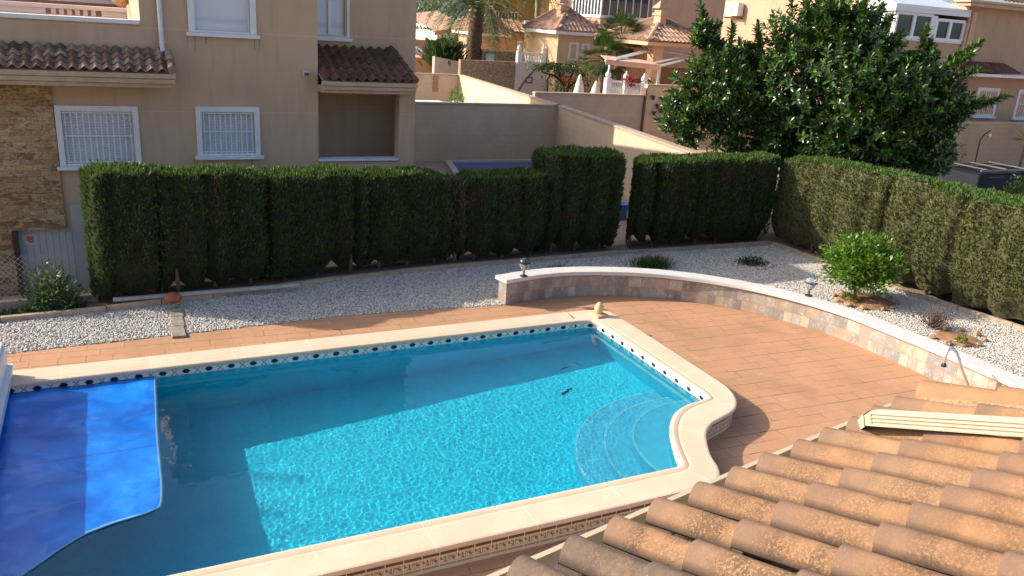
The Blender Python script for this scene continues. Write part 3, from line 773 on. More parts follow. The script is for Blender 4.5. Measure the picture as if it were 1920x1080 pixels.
side([(13.98, 14.3), (13.92, 12.0), (13.95, 11.2)], .9, 'conifer stretch half in sun, from the inner corner to behind the round citrus bush', seed=9, ends=(.1, .15), cols=.7)
side([(13.93, 11.25), (13.96, 9.72)], .95, 'sunlit dusty green conifer stretch directly behind the round citrus bush', seed=10, ends=(.15, .12), cols=.7)
side([(13.82, 9.86), (13.96, 8.6), (14.15, 7.6), (14.4, 6.2), (14.6, 5)], 1.1, 'nearest sunlit conifer block beyond the dry shrub, its top level', seed=11, ends=(.2, .2), cols=.8)
# ================================================================== CITRUS BUSH, SHRUBS
def stone_ring(cx, cy, rx, ry, n, label, group, mat, size=.09, gaps=()):
    for i in range(n):
        if i in gaps: continue
        a = 2*math.pi*i/n+rnd.uniform(-.1, .1); x, y = cx+rx*math.cos(a), cy+ry*math.sin(a)
        b = bmesh.new(); bmesh.ops.create_icosphere(b, subdivisions=2, radius=1)
        sx, sy, sz = (size*rnd.uniform(.7, 1.3) for _ in range(3)); sd_ = rnd.random()*50
        for v in b.verts:
            k = 1+.35*noise.noise(v.co*1.6+Vector((sd_, 0, 0))); v.co = Vector((v.co.x*sx*k, v.co.y*sy*k, v.co.z*sz*.7*k))
        me = bpy.data.meshes.new('stone'); b.to_mesh(me); b.free(); me.materials.append(mat)
        o = bpy.data.objects.new('edging_stone', me); COL.objects.link(o); o.location = (x, y, .02+sz*.3); o.rotation_euler = (0, 0, rnd.random()*6)
        tag(o, label, 'stone', group)
MST = plain('edging_stone', (.34, .21, .12), .85, .3, 12, .5)
def leafball(name, centre, radii, n, L, W, mat, parent, up=.3, shell=.55, lumps=.25, seed=0, flat=False):
    rr = random.Random(seed); C = []; D = []
    while len(C) < n:
        d = Vector((rr.gauss(0, 1), rr.gauss(0, 1), rr.gauss(0, 1))).normalized()
        k = 1+lumps*noise.noise(d*2.3+Vector((seed, 1, 2)))*1.6
        r = (shell+(1-shell)*rr.random())*k
        if flat and d.z < -.1: continue
        C.append(Vector(centre)+Vector((d.x*radii[0], d.y*radii[1], d.z*radii[2]))*r)
        D.append(d*.7+Vector((rr.gauss(0, .6), rr.gauss(0, .6), rr.gauss(0, .5)+up)))
    C = np.array(C); D = nrm(np.array(D)); V, F = sprays(C, D, rg.uniform(L*.7, L*1.3, n), rg.uniform(W*.7, W*1.3, n), .15)
    return np_mesh(name, V, F, mat, parent)
MLEM = leaf_mat('citrus_leaves', [(0, (.04, .10, .010)), (.4, (.085, .19, .018)), (.8, (.15, .28, .03)), (1, (.24, .38, .05))], .35, trans=.35)
lt = empty('citrus_tree', (12.33, 10.18, .02), 'small round bright green citrus tree in a stone-edged earth patch', 'tree')
m = MB(); m.tube([(12.33, 10.18, -.02), (12.34, 10.18, .25), (12.4, 10.2, .6)], [.035, .03, .02], 8)
for dx, dy in ((.35, .1), (-.3, .15), (.1, -.3), (-.1, .25), (.3, -.2)): m.tube([(12.35, 10.18, .22), (12.37+dx*.6, 10.19+dy*.6, .5), (12.37+dx, 10.19+dy, .8)], [.016, .012, .006], 6)
m.build('trunk', plain('citrus_bark', (.16, .11, .07), .9, .2, 20, .3), lt, smooth=True)
leafball('crown', (12.42, 10.2, .72), (.70, .68, .50), 6500, .085, .04, MLEM, lt, shell=.45, lumps=.35, seed=3)
m = MB(); m.lathe((12.5, 10.05, -.02), [(.62, 0), (.5, .05), (.2, .075), (0, .08)], 24)
tag(m.build('earth_patch', plain('red_earth', (.30, .155, .085), .95, .3, 8, .8), smooth=True), kind='structure')
stone_ring(12.5, 10.05, .62, .5, 11, 'tan edging stone in the ring round the citrus tree', 'stones round the citrus tree', MST, .058)
leafball('weed', (12.12, 10.1, .08), (.16, .12, .1), 260, .05, .02, MLEM, None, seed=8, flat=True); w_ = bpy.data.objects['weed']; tag(w_, 'small yellow-green weed at the foot of the citrus trunk', 'weed')
# dry shrub
ds = empty('dry_shrub', (12.55, 8.62, .02), 'dry grey-brown leafless shrub in the pebbles, nearest the sunlit conifers', 'shrub')
m = MB(); rr = random.Random(5)
for i in range(130):
    a = rr.random()*6.28; t = rr.uniform(.2, 1.2); L = rr.uniform(.2, .42)
    p0 = Vector((12.55+rr.gauss(0, .05), 8.62+rr.gauss(0, .05), .0)); d = Vector((math.cos(a)*math.sin(t), math.sin(a)*math.sin(t), math.cos(t)))
    p1 = p0+d*L*.6+Vector((0, 0, .02)); p2 = p1+(d+Vector((rr.gauss(0, .3), rr.gauss(0, .3), .2))).normalized()*L*.4
    m.tube([p0, p1, p2], [.006, .0045, .002], 3, caps=False)
m.build('branches', plain('dry_twig', (.17, .12, .095), .95, .25, 30), ds)
leafball('dry_leaves', (12.55, 8.62, .13), (.34, .3, .2), 500, .03, .012, leaf_mat('dry_leaf', [(0, (.10, .06, .045)), (1, (.19, .13, .09))], .8, trans=.1), ds, seed=4, flat=True)
m = MB(); m.lathe((12.5, 8.1, -.02), [(.46, 0), (.36, .04), (.15, .06), (0, .065)], 20)
tag(m.build('earth_patch', MC['red_earth'], smooth=True), kind='structure')
stone_ring(12.5, 8.12, .48, .36, 9, 'flat tan edging stone beside the dry shrub', 'stones beside the dry shrub', MST, .065, gaps=(3,))
leafball('weed', (12.3, 7.9, .07), (.09, .08, .08), 120, .05, .018, MLEM, None, seed=18, flat=True); tag(bpy.data.objects['weed.001'], 'tiny green weed in the stones beside the dry shrub', 'weed')
# dark ground shrubs
MDG = leaf_mat('dark_shrub_leaves', [(0, (.015, .035, .01)), (.5, (.03, .07, .016)), (1, (.06, .11, .03))], .5)
MSPK = leaf_mat('spiky_leaves', [(0, (.02, .05, .012)), (.5, (.035, .085, .02)), (1, (.06, .13, .03))], .45)
def low_shrub(name, c, radii, n, label, mat, L=.05, W=.02, seed=0, spiky=False):
    e = empty(name, c, label, 'shrub')
    if spiky:
        rr = random.Random(seed); C = []; D = []
        for i in range(n):
            x, y = rr.gauss(0, .45)*radii[0], rr.gauss(0, .45)*radii[1]
            C.append((c[0]+x, c[1]+y, c[2])); D.append((x*.9+rr.gauss(0, .25), y*.9+rr.gauss(0, .25), .8))
        V, F = sprays(np.array(C), nrm(np.array(D)), rg.uniform(L*.6, L*1.2, n), np.full(n, W), .05); np_mesh('blades', V, F, mat, e)
    else:
        leafball('foliage', c, radii, n, L, W, mat, e, seed=seed, flat=True, shell=.3)
    return e
low_shrub('spiky_shrub', (9.6, 12.85, .0), (.42, .2, .2), 520, 'low dark spiky shrub showing just above the white wall', MSPK, .3, .014, 1, True)
low_shrub('spiky_shrub', (7.55, 12.95, .0), (.38, .18, .2), 420, 'low dark spiky clump on the pebbles just beyond the squared wall end lamp', MSPK, .2, .013, 2, True)
low_shrub('round_planting', (12.0, 12.62, .0), (.36, .26, .16), 900, 'low dark cushion plant in the shaded pebbles before the inner corner', MDG, .05, .022, 3)
stone_ring(12.0, 12.58, .42, .34, 12, 'small pale edging stone round the dark cushion plant', 'stones round the cushion plant', plain('pale_stone', (.42, .32, .24), .85, .3, 12, .5), .05, gaps=(1, 2, 3, 4, 5))
gs = low_shrub('leafy_shrub', (-.95, 13.35, .05), (.42, .35, .62), 1500, 'grey-green bushy shrub in front of the ribbed garage door', leaf_mat('grey_green_leaves', [(0, (.02, .05, .02)), (.5, (.05, .10, .04)), (1, (.10, .17, .08))], .45), .085, .028, 6)
# ground cover
C = []; D = []; rr = random.Random(9)
for i in range(1500):
    x = rr.uniform(-3.2, -.5); y = rr.uniform(12.98, 13.28)+(x+1.6)*.055; C.append((x, y, .0)); D.append((rr.gauss(0, .5), rr.gauss(0, .5), 1))
V, F = sprays(np.array(C), nrm(np.array(D)), rg.uniform(.05, .14, len(C)), rg.uniform(.015, .03, len(C)), .1)
tag(np_mesh('ground_cover', V, F, MDG), kind='stuff')
# leaves on the pool floor
MDL = plain('wet_leaf', (.02, .03, .025), .6)
for (x, y), rz, s, lb in (((1060, 760), .5, .2, 'longest dark leaf cluster lying on the pool floor, nearest the camera'), ((1080, 712), 1.9, .09, 'small dark upright leaf in the pool near the far wall'), ((1058, 718), .2, .14, 'faint dark leaf on the pool floor beside the smallest one')):
    p = at(x, y, -.45); m = MB(); zf = floor_z(p.x)+.012
    # refraction: keep on the line of sight, but deeper
    for k in range(4):
        a = rz+rnd.gauss(0, .15); c_ = Vector((p.x+math.cos(rz)*s*(k/3-.5), p.y+math.sin(rz)*s*(k/3-.5), zf)); d = Vector((math.cos(a), math.sin(a), .05)); n_ = Vector((-d.y, d.x, .1))
        m.quad(c_-d*s*.28, c_+n_*s*.09, c_+d*s*.28, c_-n_*s*.09)
    o = m.build('sunken_leaf', MDL); sm_ = o.modifiers.new('thickness', 'SOLIDIFY'); sm_.thickness = .004; tag(o, lb, 'leaf')
# ================================================================== BUILDING HELPERS
def stucco(name, col, var=.07, grooves=None):
    s = NB(name); g = s.geo()
    c = s.mix(s.lin(s.noise(g, .9, 5, .6), .3, .7), tuple(x*(1-var) for x in col), tuple(x*(1+var) for x in col))
    c = s.mix(s.lin(s.noise(s.scl(g, 5, 5, .6), 1, 4, .6), .5, .8, 0, .45), c, tuple(x*.62 for x in col))
    if grooves:
        z = s.n('SeparateXYZ', {'Vector': g}).outputs[2]
        f = None
        for q in grooves:
            t = s.math('LESS_THAN', s.math('ABSOLUTE', s.math('SUBTRACT', z, q)), .006); f = t if f is None else s.math('MAXIMUM', f, t)
        c = s.mix(s.math('MULTIPLY', f, .5), c, tuple(min(1, x*1.35) for x in col))
    return s.fin(c, .92, s.bump(s.noise(g, 160, 3), .35, .006), Specular_IOR_Level=.2)
def blockwall(name, col, bw=.4, bh=.2):
    s = NB(name); g = s.geo(); sx = s.n('SeparateXYZ', {'Vector': g})
    v = s.n('CombineXYZ', {'X': s.math('ADD', sx.outputs[0], sx.outputs[1]), 'Y': sx.outputs[2]}).outputs[0]
    br = s.n('TexBrick', {'Vector': v, 'Scale': 1., 'Mortar Size': .008, 'Brick Width': bw, 'Row Height': bh, 'Color1': (.4, .4, .4), 'Color2': (.6, .6, .6)}).outputs
    c = s.mix(s.lin(s.noise(g, 1.2, 5, .65), .3, .7), tuple(x*.86 for x in col), tuple(x*1.08 for x in col))
    c = s.mix(s.math('MULTIPLY', br['Fac'], .4), c, tuple(x*.72 for x in col))
    return s.fin(c, .9, s.bump(s.math('SUBTRACT', s.noise(g, 60, 3), br['Fac']), .3, .01), Specular_IOR_Level=.2)
def tile_mat(name, cols, dark=.5):
    s = NB(name); g = s.geo(); ri = s.n('NewGeometry').outputs['Random Per Island']
    c = s.ramp(ri, [(i/(len(cols)-1), c) for i, c in enumerate(cols)])
    c = s.mix(s.lin(s.noise(g, 5, 5, .7), .45, .7, 0, dark), c, (.05, .038, .03))
    return s.fin(c, .85, s.bump(s.noise(g, 60, 4), .3, .01), Specular_IOR_Level=.2)
MT_BROWN = tile_mat('brown_tiles', [(.12, .075, .055), (.19, .11, .075), (.28, .16, .10), (.34, .25, .18), (.15, .09, .07), (.38, .28, .21)])
MT_DARK = tile_mat('dark_brown_tiles', [(.10, .055, .04), (.16, .08, .05), (.19, .10, .065), (.13, .07, .05)], .6)
MT_FAR = tile_mat('faded_tiles', [(.30, .18, .12), (.42, .25, .17), (.50, .33, .23), (.34, .22, .15)], .25)
def tiles(m, O, e, u, wd, ln, pitch=.2, exp=.33, amp=.045, seg=6, clip=None):
    """barrel tile field: O lower-left corner, e along the eave, u up the slope"""
    O, e, u = Vector(O), Vector(e).normalized(), Vector(u).normalized(); n = e.cross(u)
    if n.z < 0: n = -n
    nc, nr_ = max(1, round(wd/pitch)), max(1, round(ln/exp)); pw = wd/nc; pl = ln/nr_
    for i in range(nc):
        for j in range(nr_):
            if clip and not clip((i+.5)/nc, (j+.5)/nr_): continue
            js = rnd.uniform(-.01, .01)
            i0 = len(m.v)
            for a in range(seg+1):
                t = a/seg; h = amp*(math.cos(2*math.pi*(t-.5))*.5+.5)*1.0+amp*.35*max(0, math.cos(2*math.pi*(t-.5)))
                for L, lift in ((j*pl-.03+js, .028), ((j+1)*pl+.02, .0)):
                    m.v.append(tuple(O+e*((i+t)*pw)+u*L+n*(h+lift)))
            for L in (0,):
                for a in range(seg+1):
                    t = a/seg; h = amp*(math.cos(2*math.pi*(t-.5))*.5+.5)+amp*.35*max(0, math.cos(2*math.pi*(t-.5)))
                    m.v.append(tuple(O+e*((i+t)*pw)+u*(j*pl-.03+js)+n*(h+.006)))
            for a in range(seg):
                q = i0+2*a; m.f.append((q, q+2, q+3, q+1)); m.mi.append(m.cur)
                r = i0+2*(seg+1)+a; m.f.append((r, r+1, q+2, q)); m.mi.append(m.cur)
def wall_open(m, x0, x1, z0, z1, Y, th, ops):
    """wall facing -Y with rectangular openings (x0,x1,z0,z1)"""
    xs = sorted({x0, x1, *[o[0] for o in ops], *[o[1] for o in ops]}); zs = sorted({z0, z1, *[o[2] for o in ops], *[o[3] for o in ops]})
    blocked = lambda a, b: any(o[0]-1e-6 <= a <= o[1]+1e-6 and o[2]-1e-6 <= b <= o[3]+1e-6 for o in ops)
    for i in range(len(xs)-1):
        j = 0
        while j < len(zs)-1:
            if blocked((xs[i]+xs[i+1])/2, (zs[j]+zs[j+1])/2): j += 1; continue
            k = j
            while k+1 < len(zs)-1 and not blocked((xs[i]+xs[i+1])/2, (zs[k+1]+zs[k+2])/2): k += 1
            a, b, c, d = xs[i], xs[i+1], zs[j], zs[k+1]
            m.quad((a, Y, c), (b, Y, c), (b, Y, d), (a, Y, d)); j = k+1
    for a, b, c, d in ops:
        m.quad((a, Y, c), (a, Y+th, c), (b, Y+th, c), (b, Y, c)); m.quad((a, Y, d), (b, Y, d), (b, Y+th, d), (a, Y+th, d))
        m.quad((a, Y, c), (a, Y, d), (a, Y+th, d), (a, Y+th, c)); m.quad((b, Y, c), (b, Y+th, c), (b, Y+th, d), (b, Y, d))
MWHT = plain('white_render', (.70, .70, .70), .6, .06, 4, .05); MALU = plain('white_aluminium', (.72, .75, .78), .35, .03, 3)
s_ = NB('window_glass'); MGLS = s_.fin((.03, .045, .055), .05, Specular_IOR_Level=.8)
def shutter_mat(name, col, vert=False, w=.05):
    s = NB(name); g = s.geo(); sx = s.n('SeparateXYZ', {'Vector': g})
    z = sx.outputs[0 if vert else 2]; f = s.math('FRACT', s.math('DIVIDE', z, w)); ln = s.lin(s.math('ABSOLUTE', s.math('SUBTRACT', f, .5)), .38, .5)
    c = s.mix(s.math('MULTIPLY', ln, .6 if vert else .35), col, tuple(x*.45 for x in col)); c = s.mix(s.lin(s.noise(g, 3, 4), .4, .8, 0, .15), c, tuple(x*.7 for x in col))
    return s.fin(c, .5, s.bump(ln, .5, .01))
MSHUT = shutter_mat('white_shutter', (.60, .63, .64)); MSHUT2 = shutter_mat('smooth_shutter', (.62, .66, .72), w=.6); MGAR = shutter_mat('garage_slats', (.52, .53, .54), True, .11)
def window(parent, x0, x1, z0, z1, Y, fw_=.1, sill=True, grille=None, pane=None, proud=.05, rec=.08, sash=0, label=None):
    """x0..z1: outer frame. The window is one part; pane, sill and grille are its sub-parts"""
    m = MB(); a, b, c, d = x0, x1, z0, z1
    for q in ((a, a+fw_, c, d), (b-fw_, b, c, d)): m.box((q[0], Y-proud, q[2]), (q[1], Y+.02, q[3]))
    m.box((a+fw_, Y-proud, d-fw_), (b-fw_, Y+.02, d)); 
    m.box((a+fw_, Y-proud*.6, c), (b-fw_, Y+.02, c+fw_*.4))
    ia, ib, ic, idd = a+fw_, b-fw_, c+fw_*.4, d-fw_
    t = .035
    for q in ((ia, ia+t, ic, idd), (ib-t, ib, ic, idd), (ia+t, ib-t, ic, ic+t), (ia+t, ib-t, idd-t, idd)): m.box((q[0]+.001, Y+rec-.05, q[2]+.001), (q[1]-.001, Y+rec-.012, q[3]-.001))
    for k in range(sash):
        x = ia+(ib-ia)*(k+1)/(sash+1); m.box((x-t*.8, Y+rec-.05, ic+t), (x+t*.8, Y+rec-.012, idd-t))
    w_ = m.build('window', MWHT, parent, bevel=.004)
    if label: w_['label'] = label
    m = MB(); m.quad((ia, Y+rec, ic), (ib, Y+rec, ic), (ib, Y+rec, idd), (ia, Y+rec, idd)); m.build('pane', pane or MGLS, w_)
    if sill:
        m = MB(); m.box((a-.05, Y-proud-.07, c-.07), (b+.05, Y+.01, c-.002)); m.build('sill', MWHT, w_, bevel=.008)
    if grille:
        m = MB(); n = grille; r = .008
        for k in range(n):
            x = ia+(ib-ia)*(k+.5)/n; m.box((x-r, Y-.005, ic), (x+r, Y+.011, idd))
        zc = ic+(idd-ic)*.53
        for z in (ic+.03, zc, idd-.03): m.box((ia, Y-.012, z-.009), (ib, Y-.006, z+.009))
        m.build('grille', MALU, w_)
    return w_
def px_rect(x0, x1, yt, yb, Y):
    """outer rectangle on the plane Y from picture extents"""
    xm, ym = (x0+x1)/2, (yt+yb)/2
    return aty(x0, ym, Y).x, aty(x1, ym, Y).x, aty(xm, yb, Y).z, aty(xm, yt, Y).z
# ================================================================== THE HOUSE BEHIND THE HEDGE
HY = 17.
MHO = stucco('house_stucco', (.52, .37, .25), .07, [2.5, 4.0, 1.42]); MHO2 = stucco('parapet_stucco', (.43, .315, .225), .12)
MTRIM = plain('cream_moulding', (.46, .34, .23), .8, .12, 5, .2)
hh = empty('beige_house', (1, 18, 0), 'two-storey beige house with stone cladding and tiled lean-to roofs behind the long conifer row', 'house')
W1 = px_rect(107, 262, 198, 310, HY); W2 = px_rect(368, 487, 200, 291, HY); W3 = (1.50, 2.72, 3.97, 5.25)
GD = (aty(30, 440, HY).x, -.32, -1.4, .31)
m = MB()
ins = lambda w, f=.1: (w[0]+f, w[1]-f, w[2]+.04, w[3]-f)
ZT = 5.75; PZ = aty(140, 40, HY).z
wall_open(m, -7, .68, -1.44, PZ, HY, .3, [ins(W1), GD])
wall_open(m, .68, 3.9, -1.44, ZT, HY, .3, [ins(W2), ins(W3)])
m.quad((3.9, HY, -1.44), (3.9, 18.3, -1.44), (3.9, 18.3, ZT), (3.9, HY, ZT))
m.quad((.68, 26, 3), (.68, HY, 3), (.68, HY, ZT), (.68, 26, ZT)); m.quad((.68, HY, ZT), (3.9, HY, ZT), (3.9, 26, ZT), (.68, 26, ZT))
m.quad((3.9, 18.3, ZT), (6.3, 18.3, ZT), (6.3, 26, ZT), (3.9, 26, ZT)); m.quad((6.3, 18.3, -1.4), (6.3, 26, -1.4), (6.3, 26, ZT), (6.3, 18.3, ZT)); m.quad((.68, 26, -1.4), (6.3, 26, -1.4), (6.3, 26, ZT), (.68, 26, ZT))
W4 = px_rect(580, 655, -90, 70, 18.3)
XB = aty(780, 60, 18.3).x
wall_open(m, 3.9, XB, -1.4, ZT, 18.3, .3, [(W4[0]+.1, W4[1]-.1, W4[2]+.04, W4[3]-.1)])
m.box((2.2, 27.2, -1.4), (6.28, 33, 9.4))
m.build('walls', MHO, hh)
window(hh, *W1, HY, grille=12, pane=MSHUT, label='wide white window with closed slatted shutter and bars')
window(hh, *W2, HY, grille=10, pane=MSHUT)
window(hh, *W3, HY, fw_=.11, pane=MSHUT2, rec=.1, label='upper window with smooth closed white shutter')
window(hh, *W4, 18.3, fw_=.06, pane=MSHUT2, sash=1, proud=.03)
# string course and parapet
m = MB(); m.quad((-7, 17.25, PZ), (.68, 17.25, PZ), (.68, 17.25, 3.0), (-7, 17.25, 3.0)); m.build('terrace_parapet', MHO2, hh)
m = MB(); m.box((-7, HY-.06, PZ+.003), (.675, HY+.32, PZ+.08)); m.build('parapet_coping', MWHT, hh, bevel=.01)
m = MB(); m.box((-7, HY+.3, 3.35), (.66, 26, 3.4)); m.build('terrace_floor', plain('terrace_tiles', (.42, .25, .17), .8), hh)
# far terrace rail
TY = 21.5; 
RZ = aty(140, 15, TY).z
m = MB(); m.box((-7, TY, 3.4), (.6, TY+.2, RZ-.16)); m.build('rear_parapet', stucco('rear_parapet_stucco', (.55, .33, .24)), hh)
m = MB(); m.box((-7, TY-.04, RZ-.03), (.6, TY+.22, RZ+.06)); m.build('rear_rail', MWHT, hh, bevel=.01)
m = MB()
for k in range(6):
    x = aty(100+k*15, 22, TY).x; m.box((x-.045, TY+.03, RZ-.16), (x+.045, TY+.13, RZ-.031))
m.box((-7, TY+.03, RZ-.16), (aty(85, 22, TY).x, TY+.12, RZ-.031)); m.box((aty(190, 22, TY).x, TY+.03, RZ-.16), (.6, TY+.12, RZ-.031))
m.build('rail_blocks', MWHT, hh)
# slatted screen and salmon wall of the next house, beyond the terrace
sn = empty('slatted_screen', (-3, 26.5, 3.4), 'grey-green slatted screen on a salmon wall beyond the terrace rail', 'screen'); NYY = 26.5
m = MB(); m.box((-14, NYY, 3.3), (4, NYY+.2, 4.35)); m.build('wall', plain('salmon_wall', (.42, .22, .17), .85), sn)
m = MB()
for k in range(14): z = 4.42+k*.17; m.obox((-5, NYY+.1, z), (9, 0, 0), (0, .05, .045), (0, -.006, .01))
m.build('slats', plain('grey_green_slats', (.25, .25, .20), .7, .3, 3), sn)
m = MB(); m.box((-14, NYY+.25, 4.2), (4, NYY+.3, 6.8)); m.build('backing', plain('screen_backing', (.09, .085, .07), .9), sn)
m = MB(); q = aty(160, -2, NYY-.3); m.box((-8, NYY-.1, q.z-.1), (3, NYY-.02, q.z+.02)); m.build('rail', MWHT, sn)
q = aty(227, 4, 22.4); m = MB(); m.lathe((q.x, q.y, q.z-.12), [(.0, 0), (.12, .05), (.2, .16), (.22, .3), (.1, .42)], 14); tag(m.build('straw_lampshade', plain('straw', (.45, .33, .18), .9, .3, 25, .6), smooth=True), 'woven straw shade hanging over the terrace at the top left', 'lampshade')
# stone cladding
def stone_mat():
    s = NB('sandstone_cladding'); g = s.geo(); sx = s.n('SeparateXYZ', {'Vector': g})
    v = s.n('CombineXYZ', {'X': s.math('ADD', sx.outputs[0], s.math('MULTIPLY', s.noise(g, 1.7, 2), .25)), 'Y': s.math('ADD', sx.outputs[2], s.math('MULTIPLY', s.noise(s.scl(g, 1.1, 1, 3), 1.3, 2), .10))}).outputs[0]
    br = s.n('TexBrick', {'Vector': v, 'Scale': 1., 'Mortar Size': .0025, 'Brick Width': .33, 'Row Height': .105, 'Color1': (0., 0., 0.), 'Color2': (1., 1., 1.)}, offset=.4, squash=.7, squash_frequency=3)
    rv = s.n('SeparateColor', {'Color': br.outputs['Color']}).outputs[0]
    c = s.ramp(rv, [(0, (.22, .12, .055)), (.3, (.44, .27, .12)), (.6, (.50, .34, .17)), (.85, (.33, .19, .085)), (1, (.54, .41, .25))])
    c = s.mix(s.lin(s.noise(s.scl(g, 3, 3, 7), 1, 5, .7, 1.2), .5, .62, 0, .85), c, (.15, .075, .035))
    c = s.mix(s.lin(s.noise(s.scl(g, 4, 4, 6), 1, 5, .75, 2.5), .54, .62, 0, .75), c, (.56, .43, .28))
    c = s.mix(s.lin(s.noise(s.scl(g, 9, 9, 14), 1, 3, .6, 2.), .60, .66, 0, .85), c, (.10, .05, .025))
    return s.fin(c, .85, s.bump(s.math('ADD', rv, s.noise(s.scl(g, 8, 8, 30), 1, 4)), .6, .02))
MSTONE = stone_mat(); xr = aty(103, 200, HY).x-.03; 
m = MB(); m.box((-7, HY-.045, .315), (xr, HY-.001, 2.95)); m.box((-7, HY-.045, -1.44), (GD[0]-.06, HY-.001, .315)); m.build('stone_cladding', MSTONE, hh)
gd = None
m = MB(); m.quad((GD[0], HY+.1, GD[2]), (GD[1], HY+.1, GD[2]), (GD[1], HY+.1, GD[3]), (GD[0], HY+.1, GD[3])); gd = m.build('garage_door', MGAR, hh)
m = MB(); m.box((GD[0]-.055, HY-.05, -1.44), (GD[0]+.02, HY+.06, .305)); m.build('door_frame', plain('dark_brown_steel', (.05, .035, .03), .5), gd)
q = aty(57, 449, HY+.09); m = MB(); m.box((q.x-.11, HY+.085, q.z-.1), (q.x+.11, HY+.095, q.z+.1)); m.build('sticker', plain('sticker_white', (.6, .6, .58), .5), gd)
m = MB(); m.box((q.x-.06, HY+.08, q.z-.02), (q.x+.06, HY+.084, q.z+.06)); m.box((q.x-.03, HY+.08, q.z-.06), (q.x+.05, HY+.084, q.z-.025)); m.build('sticker_print', plain('sticker_orange', (.62, .16, .06), .5), gd)
m = MB(); m.box((xr+.1, HY-.06, -1.4), (.6, HY-.001, .78)); m.build('plinth', plain('grey_plinth', (.40, .38, .36), .85, .1, 5), hh)
# left lean-to roof
EY = 16.25; ez = aty(150, 130, EY).z; rz_ = aty(150, 88, HY).z; XE = aty(326, 140, EY).x
rl = empty('x', (0, 0, 0), 'x', 'x') if False else None
m = MB(); u = Vector((0, HY-EY+.0, rz_-ez)); tiles(m, (-6.9, EY-.03, ez), (1, 0, 0), u, XE-.1+6.9, u.length, .178, .185, .046, 10)
rt_ = m.build('lean_to_roof', MT_BROWN, hh, smooth=True, angle=50)
m = MB(); m.quad((-7, EY, ez-.04), (XE, EY, ez-.04), (XE, HY+.02, rz_-.04), (-7, HY+.02, rz_-.04)); m.quad((-7, EY, ez-.13), (-7, HY, ez-.13), (XE, HY, ez-.13), (XE, EY, ez-.13))
m.quad((XE, EY, ez-.13), (XE, HY, ez-.13), (XE, HY, rz_-.04), (XE, EY, ez-.04))
m.box((-7, EY-.05, ez-.12), (XE+.03, EY-.001, ez-.03)); m.box((-7, EY-.02, ez-.21), (XE+.02, EY+.25, ez-.125)); m.box((-7, EY+.04, ez-.29), (XE, HY, ez-.213))
m.build('eave_moulding', MTRIM, rt_, bevel=.012)
m = MB(); c0 = Vector((XE-.03, EY-.07, ez+.05)); m.tube([c0, c0+Vector((0, .3, .12))], [.075, .065], 10); m.tube([c0+Vector((0, .26, .12)), c0+Vector((0, .62, .26))], [.075, .065], 10); m.build('verge_tile', MT_BROWN, rt_, smooth=True, angle=40)
m = MB(); xp = aty(302, 60, HY-.1).x; m.tube([(xp, HY-.09, 6), (xp, HY-.09, rz_+.1), (xp+.01, HY-.2, rz_-.02)], .045, 10); 
m.box((xp-.06, HY-.06, 4.5), (xp+.06, HY-.001, 4.53)); m.box((xp-.06, HY-.06, 3.75), (xp+.06, HY-.001, 3.78))
m.build('downpipe', plain('grey_white_pipe', (.58, .58, .58), .4, .05), hh, smooth=True, angle=40)
# rain marks running down below the sills
m = MB()
for (xa, xb, zc) in ((W1[0], W1[1], W1[2]), (W2[0], W2[1], W2[2]), (W3[0], W3[1], W3[2])):
    for k in range(5):
        x = rnd.choice([xa, xb])+rnd.uniform(-.06, .06) if k < 3 else rnd.uniform(xa, xb); w_ = rnd.uniform(.01, .025); L_ = rnd.uniform(.12, .4); m.quad((x-w_, HY-.0015, zc-.07-L_), (x+w_*.3, HY-.0015, zc-.07-L_), (x+w_, HY-.0015, zc-.07), (x-w_, HY-.0015, zc-.07))
m.build('rain_stains', plain('stain', (.36, .26, .18), .95, .2, 20), hh)
# small alarm box
q = aty(573, 138, HY); m = MB(); m.box((q.x-.07, HY-.05, q.z-.06), (q.x+.07, HY-.001, q.z+.06)); ab = m.build('junction_box', plain('off_white_plastic', (.5, .47, .42), .5), hh, bevel=.005)
m = MB(); m.box((q.x-.035, HY-.056, q.z-.035), (q.x+.055, HY-.051, q.z+.02)); m.build('dark_lid', MDK, ab)
# porch
XC0, XC1 = aty(748, 240, HY).x, aty(777, 240, HY).x
PE = 16.62; pz = aty(690, 152, PE).z; pt = aty(650, 90, 18.28).z; XE2 = aty(781, 150, PE).x
m = MB(); m.box((XC0, HY, -1.4), (XC1, HY+.3, pz-.2)); m.box((3.9, HY+.02, -1.4), (XC0, HY+.2, aty(680, 299, HY).z-.05)); m.quad((XC1, HY, -1.4), (XC1, 18.3, -1.4), (XC1, 18.3, pz-.2), (XC1, HY, pz-.2)); m.build('porch_column', MHO, hh)
m = MB(); zz = aty(680, 297, HY).z; m.box((3.9, HY-.03, zz-.05), (XC0-.002, HY+.24, zz)); m.build('porch_sill', MWHT, hh)
m = MB(); u = Vector((0, 18.28-PE, pt-pz)); tiles(m, (3.92, PE-.03, pz), (1, 0, 0), u, XE2-3.92-.03, u.length, .2, .27, .05, 10)
pr = m.build('porch_roof', MT_DARK, hh, smooth=True, angle=50)
m = MB(); m.quad((3.9, PE, pz-.03), (XE2, PE, pz-.03), (XE2, 18.3, pt-.03), (3.9, 18.3, pt-.03)); m.box((3.88, PE-.05, pz-.11), (XE2+.02, PE-.001, pz-.02)); m.box((3.88, PE-.02, pz-.19), (XE2, PE+.3, pz-.115)); m.box((3.89, PE+.05, pz-.26), (XE2-.02, 18.29, pz-.193))
m.quad((XE2, PE, pz-.12), (XE2, 18.3, pz-.12), (XE2, 18.3, pt-.03), (XE2, PE, pz-.03))
m.build('eave_moulding', MTRIM, pr, bevel=.012)
